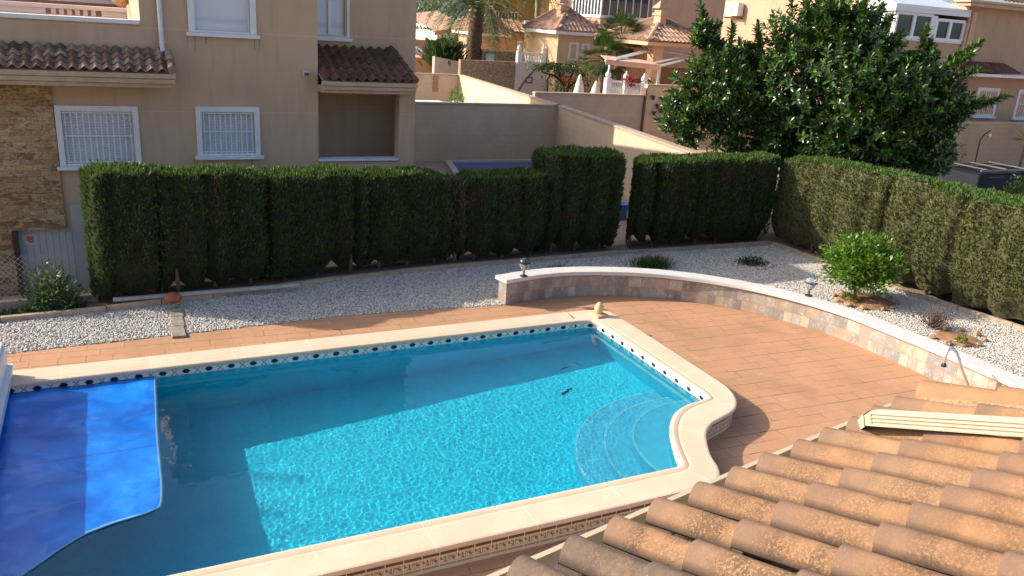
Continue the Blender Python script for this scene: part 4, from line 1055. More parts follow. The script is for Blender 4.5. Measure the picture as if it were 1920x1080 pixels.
m = MB(); a_, b_ = Vector((XE2-.03, PE-.04, pz+.03)), Vector((XE2-.03, 18.28, pt+.04))
for k in range(5): m.tube([a_+(b_-a_)*(k/5)+Vector((0, 0, .015)), a_+(b_-a_)*((k+1.1)/5)], [.07, .055], 8)
m.build('verge_tile', MT_DARK, pr, smooth=True, angle=40)
# chain link fence, left
fe = empty('wire_fence', (-1.5, 13.75, 0), 'thin chain link fence at the left edge of the garden', 'fence')
m = MB(); FY = 13.72; zt = aty(60, 478, FY).z; zb = -.15; sp = .085; x = -4.
while x < .1:
    for sgn in (1, -1):
        h = zt-zb; xa, xb = x, x+h*sgn*1.0
        A_ = Vector((xa, FY, zb)); B_ = Vector((xb, FY+.004*sgn, zt))
        if xb > .1: t = (.1-xa)/(xb-xa); B_ = A_+(B_-A_)*t
        d = (B_-A_).normalized(); nn = Vector((-d.z, 0, d.x))*.0028
        m.quad(A_-nn, B_-nn, B_+nn, A_+nn)
    x += sp
m.build('mesh', plain('galvanised_wire', (.38, .38, .36), .5, metal=.3), fe)
for x in (-3.6, -.1): m = MB(); m.tube([(x, FY+.03, -.2), (x, FY+.03, zt+.05)], .02, 8); m.build('post', plain('galvanised_post', (.3, .3, .3), .5, metal=.5), fe, smooth=True)
m = MB(); a, b = at(0, 578, .02), at(150, 565, .02); m.obox(((a.x-.5+b.x)/2, 13.62, .03), ((b.x-a.x+1)/2, .02, 0), (0, .06, 0), (0, 0, .06)); tag(m.build('fence_footing', MK), 'low concrete footing under the wire fence', 'footing')
# ================================================================== BEYOND THE HEDGE
m = MB(); m.prism([(1.6, 14.3), (60, 14.3), (60, -3), (16.2, -3), (16.2, 14.0), (120, 14.0), (120, 120), (1.6, 120)][:0] or [(1.6, 14.6), (120, 14.6), (120, 130), (1.6, 130)], -1.4, -.04)
m.box((15.7, -6, -1.4), (120, 14.6, -.041))
tag(m.build('neighbour_ground', stucco('pale_paving', (.42, .30, .22))), kind='structure')
MWL = blockwall('garden_blockwork', (.62, .475, .335)); MCAPW = plain('wall_cap', (.42, .32, .24), .85, .1, 5, .2)
def garden_wall(P, z0, z1, th, mat, label, cap=.06, name='garden_wall', capmat=None, group=None):
    """P: plan polyline of the seen face, thickness to the left of travel"""
    c = Vector((P[0][0], P[0][1], z0)); e = empty(name, c, label, 'wall', group)
    m = MB(); ribbon(m, P, th, z0, z1); m.build('blockwork', mat, e)
    if cap:
        d0 = (Vector(P[1])-Vector(P[0])).normalized(); nn = Vector((-d0.y, d0.x))*.03
        m = MB(); ribbon(m, [(p[0]-nn.x, p[1]-nn.y) for p in P], th+.06, z1+.002, z1+cap); m.build('cap', capmat or MCAPW, e)
    return e
za = 1.80
Ac = at(1055, 197, 1.86); Bc = at(1262, 268, 1.86); Cc = at(868, 140, 1.86)
garden_wall([(6.35, Ac.y), (Ac.x, Ac.y)], -.05, za, .2, MWL, 'long shaded beige block wall behind the neighbouring pool')
dir_ = (Bc-Ac); D0 = Bc+dir_*.25
garden_wall([(D0.x, D0.y), (Ac.x+.01, Ac.y), (Cc.x, Cc.y)][::1], -.05, za, .2, MWL, 'long sunlit dividing wall running away diagonally behind the gap in the conifers')
sx_ = at(1000, 176, 1.86)
garden_wall([(Cc.x-9, Cc.y), (Cc.x-.05, Cc.y)], -.05, za, .2, MWL, 'far cross wall with a recessed slot, just right of the house corner')
# small niches on the walls: flat panels with the recess shade in their colour
for i, (px_, py_) in enumerate([(817, 155)]):
    q = aty(px_, py_, Cc.y-.02); m = MB(); m.box((q.x-.14, Cc.y-.03, q.z-.42), (q.x+.14, Cc.y-.004, q.z+.32)); tag(m.build('wall_niche', plain('niche_shade', (.40, .22, .12), .9), ), 'upright niche panel in the far cross wall', 'niche')
for (x, y), lb in (((888, 163), 'left one of three niche panels on the sunlit dividing wall'), ((922, 177), 'middle one of three niche panels on the sunlit dividing wall'), ((962, 190), 'right one of three niche panels on the sunlit dividing wall')):
    # point on the dividing wall face
    d = ray(x, y); t = ((Ac.x-CAMP.x)*dir_.y-(Ac.y-CAMP.y)*dir_.x)/(d.x*dir_.y-d.y*dir_.x); q = CAMP+d*t
    dn = dir_.normalized(); nn = Vector((dn.y, -dn.x, 0)); 
    if nn.x > 0: nn = -nn
    m = MB(); m.obox(q+nn*.02, Vector((dn.x, dn.y, 0))*.16, nn*.015, (0, 0, .33)); tag(m.build('wall_niche', MC['niche_shade']), lb, 'niche', 'niche panels on the dividing wall')
# neighbouring pool
np_ = empty('neighbour_pool', (11.8, 24.4, 0), 'blue pool with pale rim beyond the conifers, by the shaded block wall', 'swimming pool')
q = [at(846, 303, .05), at(870, 335, .05), at(1045, 335, .05), at(1012, 301, .05)]
m = MB(); P_ = [(v.x, v.y) for v in q]; cx = sum(p[0] for p in P_)/4; cy = sum(p[1] for p in P_)/4
out = [((p[0]-cx)*1.13+cx, (p[1]-cy)*1.13+cy) for p in P_]
for k in range(4):
    a, b, c, d = P_[k], P_[(k+1) % 4], out[(k+1) % 4], out[k]
    m.prism([a, b, c, d], -.04, .07)
m.build('rim', plain('pale_rim', (.55, .45, .36), .8), np_)
m = MB(); m.prism(P_, -.035, .0); m.build('water', plain('deep_blue_water', (.01, .10, .30), .1), np_)
m = MB(); q = at(1162, 385, .3); m.lathe((q.x, q.y, -.04), [(.2, 0), (.24, .4), (.22, .4), (.2, .38), (0, .36)], 16)
tag(m.build('blue_tub', plain('blue_plastic', (.02, .17, .45), .4), smooth=True, angle=40), 'blue plastic tub glimpsed through the gap in the conifers', 'tub')
# wall with hanging pots
Y3 = 28.9
l, r_, b, t = px_rect(1000, 1204, 178, 260, Y3)
garden_wall([(l, Y3), (r_, Y3)], -.05, t, .2, blockwall('shaded_blockwork', (.52, .41, .31)), 'lower beige wall below the white balustrade and the closed parasols')
l4, r4, b4, t4 = px_rect(1207, 1420, 164, 280, Y3-.05)
e = garden_wall([(l4, Y3-.06), (r4, Y3-.06)], -.05, t4, .2, MWL, 'taller beige wall with little hanging pots, left of the big rubber tree')
m = MB(); m.box((r_-.02, Y3-.1, -.05), (l4-.005, Y3+.2, t4-.1)); m.build('pier', plain('brown_pier', (.16, .08, .05), .8), e)
MPOT = plain('dark_pot', (.07, .055, .05), .7)
for i, (x, y, w_) in enumerate([(1225, 183, 'highest at left'), (1243, 188, 'second along the top'), (1233, 199, 'just under the top pair'), (1249, 203, 'middle'), (1260, 207, 'furthest right'), (1239, 208, 'below the middle'), (1227, 212, 'lowest at left'), (1257, 187, 'top right, half under leaves')]):
    q = aty(x, y, Y3-.16); m = MB(); m.lathe((q.x, q.y, q.z-.09), [(.05, 0), (.085, .15), (.09, .17), (.07, .17), (0, .15)], 10)
    tag(m.build('wall_pot', MPOT, smooth=True, angle=40), 'little dark pot on the beige wall, '+w_, 'pot', 'pots on the beige wall')
# stone faced wall, white wall
YS = 40.5; l, r_, b, t = px_rect(862, 966, 114, 200, YS)
def rubble_mat():
    s = NB('rubble_stone'); g = s.geo(); v = s.n('TexVoronoi', {'Vector': s.scl(g, 5.)})
    c = s.ramp(s.n('SeparateColor', {'Color': v.outputs['Color']}).outputs[0], [(0, (.16, .11, .07)), (.5, (.30, .22, .14)), (1, (.42, .34, .24))])
    e = s.n('TexVoronoi', {'Vector': s.scl(g, 5.)}, feature='DISTANCE_TO_EDGE').outputs['Distance']
    return s.fin(s.mix(s.lin(e, .0, .08, .8, 0), c, (.10, .075, .05)), .9)
MRUB = rubble_mat()
garden_wall([(l, YS), (r_, YS)], -.05, t, .3, MRUB, 'rubble stone wall at the foot of the tall date palm', cap=0)
l2, r2, b2, t2 = px_rect(966, 1112, 121, 200, YS-.1)
e = garden_wall([(l2, YS-.1), (r2, YS-.1)], -.05, t2, .3, plain('pale_grey_render', (.52, .50, .50), .8, .08, 2), 'pale rendered retaining wall carrying the white terrace rail', cap=0)
q = aty(992, 150, YS-.12); m = MB(); m.box((q.x-.2, YS-.125, q.z-.17), (q.x+.2, YS-.105, q.z+.17)); pq = m.build('plaque', plain('plaque_frame', (.10, .06, .10), .5), e)
m = MB(); m.box((q.x-.13, YS-.13, q.z-.1), (q.x+.13, YS-.126, q.z+.1)); m.build('plaque_tile', plain('plaque_tile', (.55, .42, .42), .4, .3, 12), pq)
# slanting pale wall and low rooflet left of the stone wall
YA = 42.; l, r_, b, t = px_rect(815, 876, 118, 190, YA)
m = MB(); a0, a1 = aty(815, 106, YA), aty(876, 118, YA)
m.quad((a0.x, YA, -.05), (a1.x, YA, -.05), (a1.x, YA, a1.z), (a0.x, YA, a0.z)); m.quad((a0.x, YA, a0.z), (a1.x, YA, a1.z), (a1.x, YA+.3, a1.z), (a0.x, YA+.3, a0.z)); m.quad((a1.x, YA, -.05), (a1.x, YA+.3, -.05), (a1.x, YA+.3, a1.z), (a1.x, YA, a1.z)); m.quad((a0.x, YA+.3, -.05), (a0.x, YA, -.05), (a0.x, YA, a0.z), (a0.x, YA+.3, a0.z))
tag(m.build('sloping_wall', plain('buff_render', (.48, .40, .33), .85, .1, 2)), 'buff wall with a sloping top left of the rubble stone wall', 'wall')
def hut(name, label, x0, x1, yt, yb, Y, dp, mat, cat='house', roof=None):
    l, r_, b, t = px_rect(x0, x1, yt, yb, Y); e = empty(name, ((l+r_)/2, Y, -.05), label, cat)
    m = MB(); m.box((l, Y, -.05), (r_, Y+dp, t)); m.build('walls', mat, e); return e, (l, r_, b, t)
# low white outhouse at the left
e, (l, r_, b, t) = hut('outhouse', 'low outbuilding with a sloping white-edged roof right of the house corner', 770, 812, 108, 140, 45., 3, plain('salmon_render', (.50, .30, .20), .85), 'outbuilding')
m = MB(); q0, q1 = aty(772, 88, 44.6), aty(812, 107, 44.6); m.quad((q0.x, 44.5, q0.z), (q1.x, 44.5, q1.z), (q1.x, 48, q1.z+.5), (q0.x, 48, q0.z+.5)); m.quad((q0.x, 44.5, q0.z-.22), (q1.x, 44.5, q1.z-.22), (q1.x, 44.5, q1.z), (q0.x, 44.5, q0.z)); m.quad((q0.x, 44.5, q0.z-.22), (q0.x, 48, q0.z+.28), (q1.x, 48, q1.z+.28), (q1.x, 44.5, q1.z-.22)); m.build('roof', MWHT, e)
m = MB(); q = aty(855, 186, 35); m.lathe((q.x, q.y, q.z-.35), [(.12, 0), (.18, .28), (.16, .28), (0, .25)], 14)
pp = empty('potted_plant', (q.x, q.y, q.z-.35), 'little green plant in a white pot by the far cross wall', 'potted plant'); m.build('pot', MWHT, pp, smooth=True, angle=40)
leafball('leaves', (q.x, q.y, q.z+.1), (.3, .3, .34), 260, .16, .04, MLEM, pp, seed=3)
m = MB(); q0, q1 = aty(780, 191, 35.2), aty(835, 191, 35.2); m.box((q0.x-1, 34.9, -.04), (q1.x, 36, q0.z)); m.box((q1.x+.01, 34.9, -.04), (q1.x+2.6, 36, q0.z-.06)); tag(m.build('raised_bed', MWHT), 'white-topped ledge carrying the potted plant', 'ledge')
# ------------------------------------------------------------------ far houses
MPEACH = stucco('peach_render', (.56, .37, .24)); MOCH = stucco('ochre_render', (.50, .35, .17)); MTAN = stucco('tan_render', (.46, .31, .215))
def gallery(parent, p0, p1, z0, z1, n, bar=.05, label=None):
    """glazed screen between two plan points: a window part with its glass as sub-part"""
    p0, p1 = Vector((*p0, 0)), Vector((*p1, 0)); d = (p1-p0); nn = Vector((d.y, -d.x, 0)).normalized()*.04
    m = MB()
    for k in range(n+1):
        c = p0+d*(k/n); m.obox((c.x, c.y, (z0+z1)/2), d.normalized()*bar*.5, nn, (0, 0, (z1-z0)/2))
    for z in (z0, z1): m.obox(((p0.x+p1.x)/2, (p0.y+p1.y)/2, z), d/2, nn*1.1, (0, 0, .05))
    w_ = m.build('window', MALU, parent)
    m = MB(); o = nn*-.4; m.quad((p0.x+o.x, p0.y+o.y, z0), (p1.x+o.x, p1.y+o.y, z0), (p1.x+o.x, p1.y+o.y, z1), (p0.x+o.x, p0.y+o.y, z1)); m.build('pane', MGLS, w_)
    m = MB(); m.obox(((p0.x+p1.x)/2, (p0.y+p1.y)/2, z0-.08), d/2, nn*1.6, (0, 0, .025)); m.build('sill', MWHT, w_)
    return w_
def hip(m, m2, l, r_, y0, y1, z, h, pitch=.24, over=.35):
    """hipped tile roof over the plan rectangle"""
    l -= over; r_ += over; y0 -= over; y1 += over; cx, cy = (l+r_)/2, (y0+y1)/2; wx, wy = (r_-l)/2, (y1-y0)/2
    k = min(wx, wy); top = z+h
    A = [Vector((l, y0, z)), Vector((r_, y0, z)), Vector((r_, y1, z)), Vector((l, y1, z))]
    if wx > wy: T0, T1 = Vector((l+wy, cy, top)), Vector((r_-wy, cy, top)); faces = [(A[0], A[1], T1, T0), (A[1], A[2], T1, T1), (A[2], A[3], T0, T1), (A[3], A[0], T0, T0)]
    else: T0, T1 = Vector((cx, y0+wx, top)), Vector((cx, y1-wx, top)); faces = [(A[0], A[1], T0, T0), (A[1], A[2], T1, T0), (A[2], A[3], T1, T1), (A[3], A[0], T0, T1)]
    for a, b, c, d in faces[:2]+faces[3:]:
        e = b-a; W_ = e.length; e.normalize(); mid = (c+d)/2; u = mid-a; u = u-e*u.dot(e); L_ = u.length
        tc, td = (c-a).dot(e)/W_, (d-a).dot(e)/W_
        def clip(s, t, tc=tc, td=td): return td*t-.03 <= s <= 1-(1-tc)*t+.03
        tiles(m, a, e, u, W_, L_, pitch, .45, .06, 4, clip)
    for a, t in ((A[0], T0), (A[1], T1 if wx > wy else T0), (A[3], T0 if wx > wy else T1)): m.tube([a+Vector((0, 0, .03)), t+Vector((0, 0, .1))], .1, 6)
    m.tube([T0+Vector((0, 0, .08)), T1+Vector((.01, 0, .08))], .1, 6)
    for f in faces: m2.quad(*[p-Vector((0, 0, .03)) for p in f])
    m2.quad(*[p-Vector((0, 0, .03)) for p in A[::-1]])
    m2.box((l, y0-.01, z-.2), (r_, y0+.06, z-.035)); m2.box((l-.01, y0+.06, z-.2), (l+.06, y1, z-.035))
# --- house B, with the glazed upper gallery
YB = 41.; 
hb = empty('gallery_house', (27, YB, -.05), 'peach house with a long glazed upper gallery behind the slim palm and fan palms', 'house')
xc = aty(1127, 20, YB).x; xe = aty(1216, 20, YB).x; xw = aty(1372, 20, YB+.6).x
z30 = aty(1170, 33, YB).z; 
yb_ = atx(1075, 10, xc).y
m = MB(); m.box((xc, YB, -.05), (xe, yb_, z30-.12)); m.box((xe, YB+.6, -.05), (xw, yb_+3, 9)); m.box((xc, yb_, -.05), (xe, yb_+3, 9)); m.box((xc-.05, YB-.05, z30+2.1), (xe, yb_, z30+4)); m.build('walls', MPEACH, hb)
gallery(hb, (xc, YB), (xe-.05, YB), z30, z30+2.05, 6); gallery(hb, (xc, yb_), (xc, YB), z30, z30+2.05, 9, .09)
q = aty(1222, 30, YB+.5); m = MB(); m.tube([(q.x, YB+.52, 8.5), (q.x, YB+.52, 1)], .06, 8); m.build('downpipe', MWHT, hb, smooth=True)
# porch with hip roof
YP = YB-1.6; l, r_, b, t = px_rect(1045, 1110, 64, 120, YP)
m = MB(); m.box((l, YP, -.05), (r_+2.2, YB+2.4, t)); m.build('porch_walls', stucco('cream_render', (.62, .45, .28)), hb)
m = MB(); m2 = MB(); hip(m, m2, l, r_, YP, YB+1.6, t+.15, 1.05); hip(m, m2, r_+.2, r_+3.2, YP+.9, YB+2.2, t+.0, .8)
rf = m.build('porch_roof', MT_FAR, hb, smooth=True, angle=60); m2.build('eaves', MWHT, rf)
w1 = px_rect(1066, 1084, 79, 111, YP); window(hb, *w1, YP, fw_=.12, sash=0)
w1 = px_rect(1089, 1104, 81, 118, YP); window(hb, *w1, YP, fw_=.12, sash=0, pane=MSHUT, sill=False, label='white glazed door under the porch')
# chimney
def chimney(parent, x0, x1, yt, yb, Y, dp, mat):
    l, r_, b, t = px_rect(x0, x1, yt, yb, Y); m = MB(); m.box((l, Y, b-1), (r_, Y+dp, t)); m.box((l-.06, Y-.06, t-.28), (r_+.06, Y+dp+.06, t-.16)); c_ = m.build('chimney', mat, parent)
    m = MB(); cx, cy = (l+r_)/2, Y+dp/2; w_ = (r_-l)/2+.16; tt = t+.05
    for k, s_ in ((0, 1), (1, -1)): m.quad((cx-w_, cy-w_, tt), (cx+w_, cy-w_, tt), (cx+w_*.2, cy, tt+.38), (cx-w_*.2, cy, tt+.38)) if k == 0 else m.quad((cx+w_, cy+w_, tt), (cx-w_, cy+w_, tt), (cx-w_*.2, cy, tt+.38), (cx+w_*.2, cy, tt+.38))
    m.quad((cx-w_, cy+w_, tt), (cx-w_, cy-w_, tt), (cx-w_*.2, cy, tt+.38)); m.quad((cx+w_, cy-w_, tt), (cx+w_, cy+w_, tt), (cx+w_*.2, cy, tt+.38)); m.quad((cx-w_, cy-w_, tt), (cx-w_, cy+w_, tt), (cx+w_, cy+w_, tt), (cx+w_, cy-w_, tt))
    m.build('chimney_cap', MT_FAR, c_)
chimney(hb, 1051, 1062, 8, 44, YP+.8, .45, MPEACH)
# pavilion with conical-looking hip roof and chimney
YG = 33.5; l, r_, b, t = px_rect(1212, 1330, 84, 180, YG)
pv = empty('tiled_pavilion', (24, YG, -.05), 'open pavilion with a faded hipped tile roof and tall slim chimney', 'pavilion')
m = MB(); m.box((aty(1222, 130, YG).x, YG, -.05), (aty(1240, 130, YG).x, YG+.5, t)); m.box((aty(1240, 130, YG).x, YG+.2, -.05), (r_, YG+.4, aty(1280, 128, YG).z)); m.box((r_-.4, YG, -.05), (r_, YG+.4, t)); m.box((l+.2, YG+4, -.05), (r_, YG+4.3, t)); m.build('walls', MPEACH, pv)
m = MB(); m.box((aty(1243, 130, YG).x, YG+.15, 0), (aty(1305, 130, YG).x, YG+.19, aty(1280, 128, YG).z)); m.build('brown_screen', plain('brown_screen', (.16, .085, .05), .8), pv)
m = MB(); m2 = MB(); hip(m, m2, l, r_, YG, YG+4.2, t+.1, 1.0, .24, .3); rf = m.build('hip_roof', MT_FAR, pv, smooth=True, angle=60); m2.build('eaves', MPEACH, rf)
chimney(pv, 1237, 1248, 18, 74, YG+1.2, .55, MPEACH)
# awning frame with furled canvas, balustrade
aw = empty('awning', (21, 31, 0), 'white steel awning frame with folded salmon canvas over the terrace corner', 'awning')
YW = 31.2; F = [aty(1135, 114, YW), aty(1236, 124, YW), aty(1308, 106, YW+2.8), aty(1222, 92, YW+3.3)]
m = MB()
for a, b in ((0, 1), (1, 2), (2, 3), (3, 0)): m.tube([F[a], F[b]], .05, 6)
m.tube([F[0]+Vector((.5, 0, .05)), F[3]+Vector((.4, 0, .05))], .04, 6); m.tube([F[1]+Vector((-.5, .2, .05)), F[2]+Vector((-.4, 0, .05))], .04, 6)
m.tube([F[0]+Vector((.3, .1, 0)), (F[0].x+.3, F[0].y+.1, 0)], .05, 6); m.tube([F[1], (F[1].x, F[1].y, 0)], .06, 6)
m.build('frame', MALU, aw, smooth=True)
m = MB(); a, b = F[0], F[1]; d = (b-a).normalized()
m.quad(a+Vector((0, -.05, .06)), b+Vector((0, -.05, .06)), b+Vector((-.3, .9, .2)), a+Vector((.3, .9, .2))); m.quad(a+Vector((0, -.06, -.16)), b+Vector((0, -.06, -.16)), b+Vector((0, -.05, .06)), a+Vector((0, -.05, .06)))
c_ = m.build('canvas', plain('salmon_canvas', (.62, .40, .29), .8), aw); so_ = c_.modifiers.new('thickness', 'SOLIDIFY'); so_.thickness = .02
def balustrade(name, label, a, b, h, n, finials=3):
    a, b = Vector(a), Vector(b); e = empty(name, (a+b)/2, label, 'balustrade'); d = b-a; m = MB(); up_ = Vector((0, 0, 1)); dn = d.normalized(); nn = Vector((-dn.y, dn.x, 0))
    m.obox(a+d/2+up_*(h-.04), d/2, nn*.08, (0, 0, .04)); m.obox(a+d/2+up_*.04, d/2, nn*.08, (0, 0, .04)); m.build('rails', MWHT, e)
    m = MB()
    for k in range(n):
        c = a+d*((k+.5)/n); m.lathe((c.x, c.y, c.z+.08), [(.045, 0), (.03, h*.12), (.06, h*.4), (.025, h*.62), (.045, h-.16)], 6)
    m.build('balusters', MWHT, e, smooth=True)
    for k in range(finials):
        c = a+d*(k/(finials-1)); m = MB(); m.box((c.x-.12, c.y-.12, c.z), (c.x+.12, c.y+.12, c.z+h+.06)); p_ = m.build('post', MWHT, e)
        m = MB(); m.lathe((c.x, c.y, c.z+h+.06), [(.06, 0), (.13, .08), (.12, .18), (.05, .28), (.02, .36), (0, .38)], 8); m.build('post_finial', MWHT, p_, smooth=True)
    return e
a, b = aty(1137, 178, 30.5), aty(1204, 184, 29.6)
balustrade('balustrade', 'white turned balustrade with pointed finials below the salmon awning', (a.x, a.y, a.z-.1), (b.x, b.y, b.z-.15), .75, 20)
a, b = aty(972, 121, YS+.1), aty(1105, 126, YS+.1)
balustrade('balustrade', 'white balustrade with finials on the pale retaining wall before the far houses', (a.x, a.y, t2+.01), (b.x, b.y, t2+.01), .55, 26, 4)
# flowers
fl_ = empty('flower_planter', (0, 0, 0), 'red flowers above the white balustrade under the awning', 'flowers'); q = aty(1184, 153, 29.9); fl_.location = q
bpy.context.view_layer.update()
leafball('blooms', q, (.38, .2, .2), 240, .1, .07, leaf_mat('red_petals', [(0, (.35, .01, .03)), (1, (.6, .03, .08))], .5), fl_, seed=2)
leafball('foliage', (q.x+.5, q.y, q.z), (.7, .25, .16), 260, .12, .05, MDG, fl_, seed=5)
# closed parasols
def parasol(x, yt, yb, Y, label):
    t_, b_ = aty(x, yt, Y), aty(x, yb, Y); e = empty('closed_parasol', (b_.x, Y, -.04), label, 'parasol', 'closed parasols')
    m = MB(); H = t_.z-b_.z; m.lathe((b_.x, Y, b_.z-.3), [(.1, 0), (.26, .12), (.25, .3), (.17, .3+H*.5), (.06, .3+H*.9), (0, .3+H)], 10); m.build('canopy', plain('parasol_cloth', (.62, .60, .56), .85, .1, 5), e, smooth=True)
    m = MB(); m.tube([(b_.x, Y, -.04), (b_.x, Y, b_.z-.3)], .03, 6); m.build('pole', MALU, e)
parasol(1085, 138, 176, 33., 'taller closed white parasol, in front of the bougainvillea'); parasol(1116, 151, 178, 33.4, 'shorter closed white parasol, right of the taller one')
# --- house A, ochre
YO = 52.
ha = empty('ochre_house', (22, YO, -.05), 'ochre house with hipped roof and small balcony between the two palms', 'house')
l, r_, b, t = px_rect(937, 1018, 62, 120, YO); l3, r3, b3, t3 = px_rect(1013, 1056, -25, 120, YO+1); l5, r5, b5, t5 = px_rect(926, 1013, -12, 60, YO+2.5)
m = MB(); m.box((l, YO, -.05), (r_, YO+5, t)); m.box((l3, YO+1, -.05), (r3, YO+7, t3)); m.box((l5, YO+2.5, t), (r5, YO+7, t5)); m.build('walls', MOCH, ha)
window(ha, *px_rect(968, 1001, 77, 102, YO), YO, fw_=.14, sash=1)
gallery(ha, (l5+.1, YO+2.45), ((l5+r5)/2, YO+2.45), aty(950, 36, YO+2.4).z, aty(950, 22, YO+2.4).z, 7, .08)
g0, g1 = aty(972, 56, YO), aty(998, 56, YO); m = MB(); m.box((g0.x, YO-.9, g0.z-.12), (g1.x, YO+1.5, g0.z)); bl = m.build('balcony', MOCH, ha)
m = MB(); zt_ = aty(985, 40, YO-.9).z
for k in range(11): x = g0.x+(g1.x-g0.x)*k/10; m.box((x-.03, YO-.88, g0.z), (x+.03, YO-.82, zt_))
m.box((g0.x, YO-.9, zt_), (g1.x, YO-.8, zt_+.06)); m.build('balcony_rail', MALU, bl)
m = MB(); m2 = MB(); lh, rh, bh, th_ = px_rect(902, 944, 62, 120, YO-1.5); hip(m, m2, lh, rh, YO-1.5, YO+2.5, th_, 1.4); tiles(m, (l, YO-.25, t+.05), (1, 0, 0), (0, 1, .35), r_-l, 2.2, .24, .45, .06, 4); hip(m, m2, l5, r3, YO+1, YO+8, t5, 1.8)
rf = m.build('roof', MT_FAR, ha, smooth=True, angle=60); m2.build('eaves', MWHT, rf)
m = MB(); m.box((lh, YO-1.5, -.05), (rh, YO+2.4, th_-.03)); m.build('side_wing', MPEACH, ha)
# brick patch wall with blue box
l, r_, b, t = px_rect(904, 972, 97, 125, 43.5); e = garden_wall([(l, 43.5), (r_, 43.5)], -.05, t, .25, MRUB, 'sandy stone-patched wall with a pale blue box, right of the palm trunk', cap=.08, capmat=MPEACH)
w1 = px_rect(912, 926, 101, 114, 43.4); m = MB(); m.box((w1[0], 43.35, w1[2]), (w1[1], 43.49, w1[3])); m.build('meter_box', plain('pale_blue_metal', (.45, .58, .68), .5), e, bevel=.02)
# white terraces and roofs further off
YZ = 75.
e, (l, r_, b, t) = hut('white_villa', 'white villa with terraces and terracotta roof far behind the spiny bush', 818, 868, 62, 110, 60., 8, plain('white_wall_far', (.72, .70, .68), .8))
m = MB(); a0, a1 = aty(815, 58, 59), aty(880, 50, 59); m.quad((a0.x, 59, a0.z), (a1.x, 59, a1.z), (a1.x, 66, a1.z+1.), (a0.x, 66, a0.z+1.)); m.quad((a0.x, 59, a0.z-.3), (a1.x, 59, a1.z-.3), (a1.x, 59, a1.z), (a0.x, 59, a0.z)); m.build('roof', MT_FAR, e)
m = MB()
for x in (822, 831): q0 = aty(x, 80, 59.4); m.box((q0.x-.15, 59.3, -.05), (q0.x+.15, 59.6, a0.z-.1))
m.build('columns', MWHT, e)
w1 = px_rect(836, 856, 68, 92, 59.9); window(e, *w1, 59.95, fw_=.2)
e, (l, r_, b, t) = hut('white_villa', 'grey-roofed white villa in the far distance beside the lagoon view', 800, 850, 42, 70, 90., 10, MC['white_wall_far'])
m = MB(); m.box((l-.5, 89.5, t), (r_+.5, 100, t+.35)); m.box((l+1, 88, t-1.6), (r_-1, 90, t-1.3)); m.build('roof', plain('grey_roof', (.42, .43, .45), .8), e)
w1 = px_rect(812, 830, 50, 62, 89.9); window(e, *w1, 89.95, fw_=.2)
m = MB(); l, r_, b, t = px_rect(770, 868, 78, 92, 52.); 
garden_wall([(l, 52), (r_, 52)], -.05, aty(815, 79, 52).z, .3, plain('rose_render', (.40, .27, .20), .85), 'low rosy wall with a pale top behind the spiny bush', cap=.12, capmat=MPEACH)
# --- right-hand houses
YC = 21.4
xc = aty(1672, 70, YC).x; xd = aty(1806, 70, YC).x
hc = empty('peach_house', (26, YC+3, -.05), 'large peach house with a white glazed gallery behind the rubber tree', 'house')
ybk = atx(1358, 20, xc).y
z70 = aty(1735, 72, YC).z; zt_ = aty(1735, 24, YC).z; zT = aty(1870, 10, YC-.3).z
yg = atx(1606, 60, xc).y
m = MB(); m.box((xc, YC, -.05), (xd, yg, z70-.1)); m.box((xc, yg, -.05), (xd, ybk, zT+.4)); m.box((xd, YC, -.05), (xd+14, ybk, zT-.02))
m.build('walls', MTAN, hc)
zs = aty(1735, 72, YC).z
zg = aty(1735, 28, YC).z
gallery(hc, (xc, YC), ((xc+xd)/2, YC), zs, zg, 2, .14); gallery(hc, ((xc+xd)/2+.25, YC), (xd-.1, YC), zs, zg-.12, 2, .14); gallery(hc, (xc, yg), (xc, YC), zs, zg, 3, .16)
m = MB(); m.box(((xc+xd)/2, YC-.03, zs), ((xc+xd)/2+.25, YC+.1, zg)); m.quad((xc-.2, YC-.1, zg+.05), (xd, YC-.1, zg+.05), (xd, YC-.1, zT-.25), (xc-.2, YC-.1, zg+.3)); m.quad((xc-.25, yg, zg+.9), (xc-.25, YC-.12, zg+.12), (xd, YC-.12, zT-.3), (xd, yg, zT+.2)); m.quad((xc-.2, yg, zg+.05), (xc-.2, YC-.1, zg+.05), (xc-.2, YC-.1, zg+.3), (xc-.2, yg, zg+.85))
m.build('gallery_canopy', MALU, hc)
m = MB(); x = aty(1821, 40, YC).x; m.box((x-.13, YC-.12, zs-.9), (x+.13, YC-.001, zT-.3)); m.tube([(x-.25, YC-.1, zT-.5), (x-.25, YC-.1, 2)], .05, 8); m.build('pilaster', MPEACH, hc)
m = MB(); m.box((xd-.6, YC-.45, zT-.12), (xd+14, YC+.2, zT)); m.box((xd-.7, YC-.5, zT+.003), (xd+14, YC+.2, zT+.1)); m.box((xc-.1, YC+1.2, zT+.38), (xc+.1, ybk, zT+.5)); cn = m.build('cornice', MTRIM, hc, bevel=.015)
m = MB(); tiles(m, (xd+1.2, YC-.45, zT+.14), (1, 0, 0), (0, 1, .35), 12, 2, .24, .4, .06, 4); m.build('roof', tile_mat('red_tiles', [(.42, .16, .09), (.5, .22, .13), (.38, .15, .09)], .2), hc, smooth=True)
ax0, ax1 = aty(1828, 132, YC-.8).x, aty(1915, 138, YC-.8).x; az_ = aty(1872, 138, YC-.8).z
m = MB(); tiles(m, (ax0, YC-.8, az_), (1, 0, 0), (0, .8, .32), ax1-ax0, .86, .2, .28, .05, 5); ar = m.build('awning_roof', MT_DARK, hc, smooth=True)
